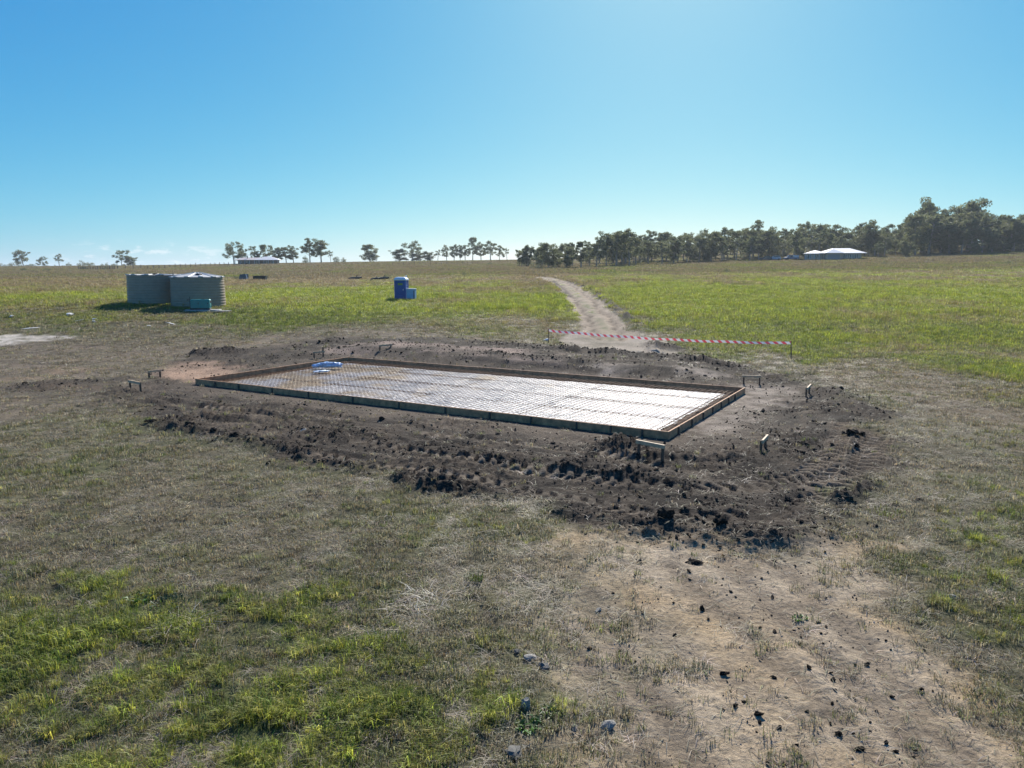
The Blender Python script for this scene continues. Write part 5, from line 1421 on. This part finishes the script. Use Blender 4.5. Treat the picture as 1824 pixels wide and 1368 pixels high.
# 1 near sward: short trampled grass with straw
T1 = [tuft_mesh('sward_tuft', 300 + i, 16, 0.07, 0.085, 0.006, 0.8) for i in range(4)] + [tuft_mesh('straw_mat', 320 + i, 13, 0.10, 0.17, 0.005, 0.8, 0.90) for i in range(4)]
x, y = fan(190000, 5.0, 64, 0.45)
Z = zones(x, y); g = greenness(x, y, Z)
patchy = (0.55 + 1.1 * fbm(x, y, 0.9, 3, 401)).clip(0, 1)
claycov = Z['clay'] * (0.86 + 0.30 * Z['clay2'] - 0.75 * (0.05 + fbm(x, y, 1.0, 3, 411)).clip(0, 1))
keep = rng.random(len(x)) < np.clip((1 - Z['soil'] * 0.96) * (1 - np.minimum(Z['ridge'] * 9, 1)) * (1 - claycov.clip(0, 0.97)) * (1 - np.maximum.reduce([Z['orange'], Z['sand'], Z['apron'], Z['bank'], Z['road'], Z['slab'], Z['pale']])) * (0.25 + 0.75 * patchy) * (1 - 0.3 * Z['rtrack']) * (1 - 0.55 * Z['dirt']) * (1 - 0.8 * Z['field'] * sstep(50, 60, y)), 0, 1)
x, y, g = x[keep], y[keep], g[keep]; Zk = {k: v[keep] for k, v in Z.items()}
n = len(x); z = ground_z(x, y, Zk)
strawp = fbm(x, y, 1.3, 3, 471)
straw = rng.random(n) < np.clip(0.42 - 0.35 * g + 0.9 * strawp, 0.06, 0.9)
pick = np.where(straw, 4 + rng.integers(0, 4, n), rng.integers(0, 4, n))
s = rng.uniform(0.7, 1.35, n) * np.interp(y, [5, 15, 44, 64], [0.85, 1.1, 2.0, 2.6])
tint = np.where(straw[:, None], pal(np.full(n, 0.0), n, (0.17, 0.14, 0.09), (0.55, 0.49, 0.37), GRN_A, GRN_B), pal(g * 0.9, n, DRY_A, DRY_B, GRN_A, GRN_B))
scatter('short_grass', T1, np.stack([x, y, z], 1), rng.random(n) * 6.28, np.stack([s, s, s * (0.7 + 0.9 * g)], 1), pick, tint, 'short trampled dry grass and straw round the building site')
print('short', n)
# 2 lush tufts in the lower left and other green patches
T2 = [tuft_mesh('lush_tuft', 340 + i, 26, 0.07, 0.20, 0.0065, 0.9) for i in range(5)]
x, y = fan(60000, 5.0, 32, 0.5)
Z = zones(x, y); g = greenness(x, y, Z)
keep = rng.random(len(x)) < Z['lawn'] * sstep(0.45, 0.95, g + 0.95 * fbm(x, y, 0.55, 3, 421)) * (1 - Z['soil']) * (1 - Z['clay'] * .9) * (1 - np.minimum(Z['ridge'] * 9, 1))
x, y, g = x[keep], y[keep], g[keep]; Zk = {k: v[keep] for k, v in Z.items()}; n = len(x)
s = (rng.uniform(0.35, 1.0, n) + 0.5 * rng.random(n) ** 4) * (0.5 + 0.5 * g)
scatter('lush_grass', T2, np.stack([x, y, ground_z(x, y, Zk)], 1), rng.random(n) * 6.28, np.stack([s, s, s * rng.uniform(.7, 1.15, n)], 1), rng.integers(0, 5, n),
        pal(g * 0.8 + 0.2, n, (0.2, 0.165, 0.08), (0.36, 0.30, 0.15), (0.17, 0.235, 0.032), (0.40, 0.42, 0.075), 0.3), 'longer green grass tufts growing in patches near the camera')
print('lush', n)
# 3 long grass of the paddock
T3 = [tuft_mesh('paddock_tuft', 360 + i, 30, 0.28, 0.42, 0.016, 0.7) for i in range(5)]
x, y = fan(150000, 24, 150, 0.25)
Z = zones(x, y); g = greenness(x, y, Z)
keep = rng.random(len(x)) < Z['field'] * (1 - np.maximum(Z['road'] * (1 - 0.5 * Z['roadveg']), np.maximum(Z['soil'], Z['apron']))) * (0.45 + 0.75 * g + 0.5 * fbm(x, y, 2.5, 3, 431))
x, y, g = x[keep], y[keep], g[keep]; Zk = {k: v[keep] for k, v in Z.items()}; n = len(x)
s = rng.uniform(0.6, 1.25, n) * np.interp(y, [24, 45, 60, 150], [0.5, 0.7, 1.0, 1.7])
edge = sstep(0.4, 1.0, Zk['field'])
sh = s * (1 - 0.7 * Zk['road']) * np.where(x < 2, np.interp(y, [44, 56, 62], [0.35, 0.5, 1.0]), 1.0) * (0.55 + 0.55 * edge * (0.6 + 0.8 * fbm(x, y, 6, 3, 441)).clip(0.3, 1.2)) * np.interp(y, [24, 60, 150], [1, 1, 0.62])
scatter('paddock_grass', T3, np.stack([x, y, ground_z(x, y, Zk)], 1), rng.random(n) * 6.28, np.stack([s, s, sh], 1), rng.integers(0, 5, n),
        pal(g, n, (0.22, 0.165, 0.085), (0.36, 0.29, 0.155), (0.17, 0.25, 0.028), (0.42, 0.45, 0.05)), 'long yellow-green and brown paddock grass beyond the slab')
print('paddock', n)
# 4 distant pasture
T4 = [tuft_mesh('pasture_tuft', 380 + i, 34, 1.1, 0.42, 0.06, 0.6) for i in range(4)]
x, y = fan(60000, 140, 470, 0.8)
Z = zones(x, y); g = greenness(x, y, Z); n = len(x)
s = rng.uniform(0.7, 1.2, n)
scatter('distant_pasture', T4, np.stack([x, y, ground_z(x, y, Z)], 1), rng.random(n) * 6.28, np.stack([s, s, s], 1), rng.integers(0, 4, n),
        pal(g, n, (0.19, 0.15, 0.082), (0.29, 0.235, 0.135), (0.15, 0.20, 0.04), (0.27, 0.29, 0.06), 0.15), 'brown pasture on the far slopes')
# single weeds, tussocks and a heap of pale straw
def own_tuft(name, px, py, nb, radius, hgt, width, colr, label, cat, group=None, lie=0.0, spread=0.9, seed=0):
    me_ = tuft_mesh(name, 900 + seed, nb, radius, hgt, width, spread, lie)
    m_ = bpy.data.materials.new(name + '_leaf'); m_.use_nodes = True
    n_, l_ = m_.node_tree.nodes, m_.node_tree.links
    b_ = n_['Principled BSDF']; b_.inputs['Roughness'].default_value = 0.5
    v_ = n_.new('ShaderNodeAttribute'); v_.attribute_name = 'vary'
    mx_ = n_.new('ShaderNodeMix'); mx_.data_type = 'RGBA'; mx_.blend_type = 'MULTIPLY'; mx_.inputs[0].default_value = 1; mx_.inputs[6].default_value = (*colr, 1)
    l_.new(v_.outputs['Color'], mx_.inputs[7]); l_.new(mx_.outputs[2], b_.inputs['Base Color'])
    t_ = n_.new('ShaderNodeBsdfTranslucent'); l_.new(mx_.outputs[2], t_.inputs[0])
    s_ = n_.new('ShaderNodeMixShader'); s_.inputs[0].default_value = 0.4
    l_.new(b_.outputs[0], s_.inputs[1]); l_.new(t_.outputs[0], s_.inputs[2]); l_.new(s_.outputs[0], n_['Material Output'].inputs[0])
    me_.materials.clear(); me_.materials.append(m_)
    o_ = link(bpy.data.objects.new(name, me_)); o_.location = on(px, py); tag(o_, label, cat, group); return o_
WG = 'single weeds near the camera'
own_tuft('leafy_weed', 942, 1300, 60, 0.14, 0.10, 0.030, (0.07, 0.15, 0.03), 'bright green leafy weed in front of the upright pale stone', 'weed', WG, seed=1)
own_tuft('leafy_weed', 982, 1275, 44, 0.12, 0.09, 0.026, (0.075, 0.13, 0.03), 'dark leafy weed right of the upright pale stone', 'weed', WG, seed=2)
own_tuft('leafy_weed', 252, 1072, 46, 0.16, 0.14, 0.034, (0.06, 0.15, 0.03), 'bright broad-leaved weed at the left, above the pale straw heap', 'weed', WG, seed=3)
own_tuft('leafy_weed', 300, 1082, 60, 0.24, 0.12, 0.030, (0.035, 0.075, 0.02), 'dark low weed patch right of the bright broad-leaved weed', 'weed', WG, seed=4)
own_tuft('leafy_weed', 1424, 1102, 30, 0.10, 0.06, 0.022, (0.08, 0.15, 0.03), 'small green weed alone on the bare clay', 'weed', WG, seed=5)
own_tuft('grass_tussock', 846, 1034, 110, 0.13, 0.15, 0.008, (0.10, 0.125, 0.035), 'lone rounded grass tussock beside the pale straw', 'tussock', seed=6)
own_tuft('grass_tussock', 1250, 1195, 60, 0.12, 0.09, 0.008, (0.13, 0.15, 0.07), 'pale grass tussock on the clay left of the dark clods', 'tussock', seed=7)
own_tuft('grass_tussock', 1578, 915, 120, 0.35, 0.12, 0.010, (0.17, 0.20, 0.035), 'yellow-green grass patch at the right edge of the dark soil', 'tussock', seed=8)
own_tuft('straw_heap', 322, 1122, 170, 0.24, 0.30, 0.009, (0.62, 0.56, 0.47), 'heap of pale dry straw lying in the green grass', 'straw heap', lie=0.8, seed=9)
own_tuft('straw_heap', 735, 1075, 200, 0.42, 0.26, 0.008, (0.44, 0.39, 0.31), 'wide flattened mat of pale straw right of the lawn', 'straw heap', lie=0.93, seed=10)
own_tuft('straw_heap', 690, 1130, 150, 0.32, 0.26, 0.008, (0.40, 0.35, 0.27), 'smaller straw mat below the wide flattened mat', 'straw heap', lie=0.93, seed=11)
# 5 crumbs of soil on the churned ground and a few on the clay
M_CRUMB = mat_blade('soil_crumb', 0.0)
M_CRUMB.node_tree.nodes['Principled BSDF'].inputs['Roughness'].default_value = 1.0
M_CRUMB.node_tree.nodes['Principled BSDF'].inputs['Specular IOR Level'].default_value = 0.05
for n_ in M_CRUMB.node_tree.nodes:
    if n_.type == 'MIX': n_.inputs[0].default_value = 0.0
T5 = [rock_mesh('crumb', M_CRUMB, 500 + i, (1, .8, .7), amp=0.5, sub=1) for i in range(6)]
x, y = fan(230000, 8.0, 46, 0.3)
Z = zones(x, y)
pr = Z['soil'] * (0.05 + 0.40 * (-0.1 + 1.4 * fbm(x, y, 1.6, 3, 451)).clip(0, 1)) + np.minimum(Z['ridge'] * 7, 1) * 0.6 + 0.03 * Z['clay'] + 0.10 * Z['bank']
keep = (rng.random(len(x)) < pr * (1 - 0.8 * Z['lugm'])) & (Z['slab'] < 0.5) & (Z['padflat'] < 0.7)
x, y = x[keep], y[keep]; Zk = {k: v[keep] for k, v in Z.items()}; n = len(x)
s = np.exp(rng.normal(-4.05, 0.5, n)).clip(0.006, 0.07) * np.interp(y, [5, 15, 40], [0.7, 1.0, 1.5])
scatter('soil_crumbs', T5, np.stack([x, y, ground_z(x, y, Zk) + s * 0.25], 1), rng.random(n) * 6.28, np.stack([s * rng.uniform(.8, 1.5, n), s, s * rng.uniform(.6, 1, n)], 1), rng.integers(0, 6, n),
        np.array((0.048, 0.036, 0.026))[None, :] * np.exp(rng.normal(0.1, 0.3, (n, 1))) , 'dark soil crumbs and small clods strewn over the dug ground', tilt=0.5)
print('crumbs', n)
# 6 straw and twigs lying on clay and soil
T6 = [tuft_mesh('straw_bit', 540 + i, 3, 0.05, 0.11, 0.005, 0.5, 0.97) for i in range(5)]
x, y = fan(30000, 5.2, 36, 0.5)
Z = zones(x, y)
keep = (rng.random(len(x)) < (0.30 * Z['soil'] + 0.35 * Z['clay'])) & (Z['slab'] < 0.5)
x, y = x[keep], y[keep]; Zk = {k: v[keep] for k, v in Z.items()}; n = len(x)
s = rng.uniform(0.5, 1.6, n) * np.interp(y, [5, 36], [0.9, 1.6])
scatter('straw_litter', T6, np.stack([x, y, ground_z(x, y, Zk) + 0.01], 1), rng.random(n) * 6.28, np.stack([s, s, s], 1), rng.integers(0, 5, n),
        pal(np.zeros(n), n, (0.12, 0.09, 0.06), (0.48, 0.43, 0.34), GRN_A, GRN_B), 'dry straw and twigs littering the bare soil and clay')

# fine grit on the clay
x, y = fan(40000, 5.2, 22, 0.8)
Z = zones(x, y)
keep = rng.random(len(x)) < (0.55 * Z['clay'] * (0.3 + 1.2 * fbm(x, y, 0.9, 3, 461)).clip(0, 1) + 0.05 * Z['rtrack'])
x, y = x[keep], y[keep]; Zk = {k: v[keep] for k, v in Z.items()}; n = len(x)
s = np.exp(rng.normal(-4.9, 0.45, n)).clip(0.004, 0.03)
k = rng.random((n, 1))
scatter('clay_grit', T5, np.stack([x, y, ground_z(x, y, Zk) + s * 0.2], 1), rng.random(n) * 6.28, np.stack([s * rng.uniform(.8, 1.5, n), s, s * rng.uniform(.6, 1, n)], 1), rng.integers(0, 6, n),
        np.where(k < 0.4, np.array((0.09, 0.07, 0.05)), np.where(k < 0.8, np.array((0.22, 0.165, 0.11)), np.array((0.34, 0.30, 0.25)))) * np.exp(rng.normal(0, 0.2, (n, 1))), 'fine grit and crumbs on the bare clay', tilt=0.5)

# ------------------------------------------------------------------ the air
hz_m = bpy.data.materials.new('thin_haze'); hz_m.use_nodes = True
hn, hl = hz_m.node_tree.nodes, hz_m.node_tree.links
hn.remove(hn['Principled BSDF'])
pv = hn.new('ShaderNodeVolumePrincipled')
pv.inputs['Color'].default_value = (0.86, 0.93, 1.0, 1); pv.inputs['Density'].default_value = 0.00016; pv.inputs['Anisotropy'].default_value = 0.3
hl.new(pv.outputs[0], hn['Material Output'].inputs['Volume'])
mb = MB(); mb.box((0, 3800, -15), (15000, 8700, 150))
hzo = mb.build('haze', hz_m); tag(hzo, 'thin bluish air over the paddocks', kind='stuff')
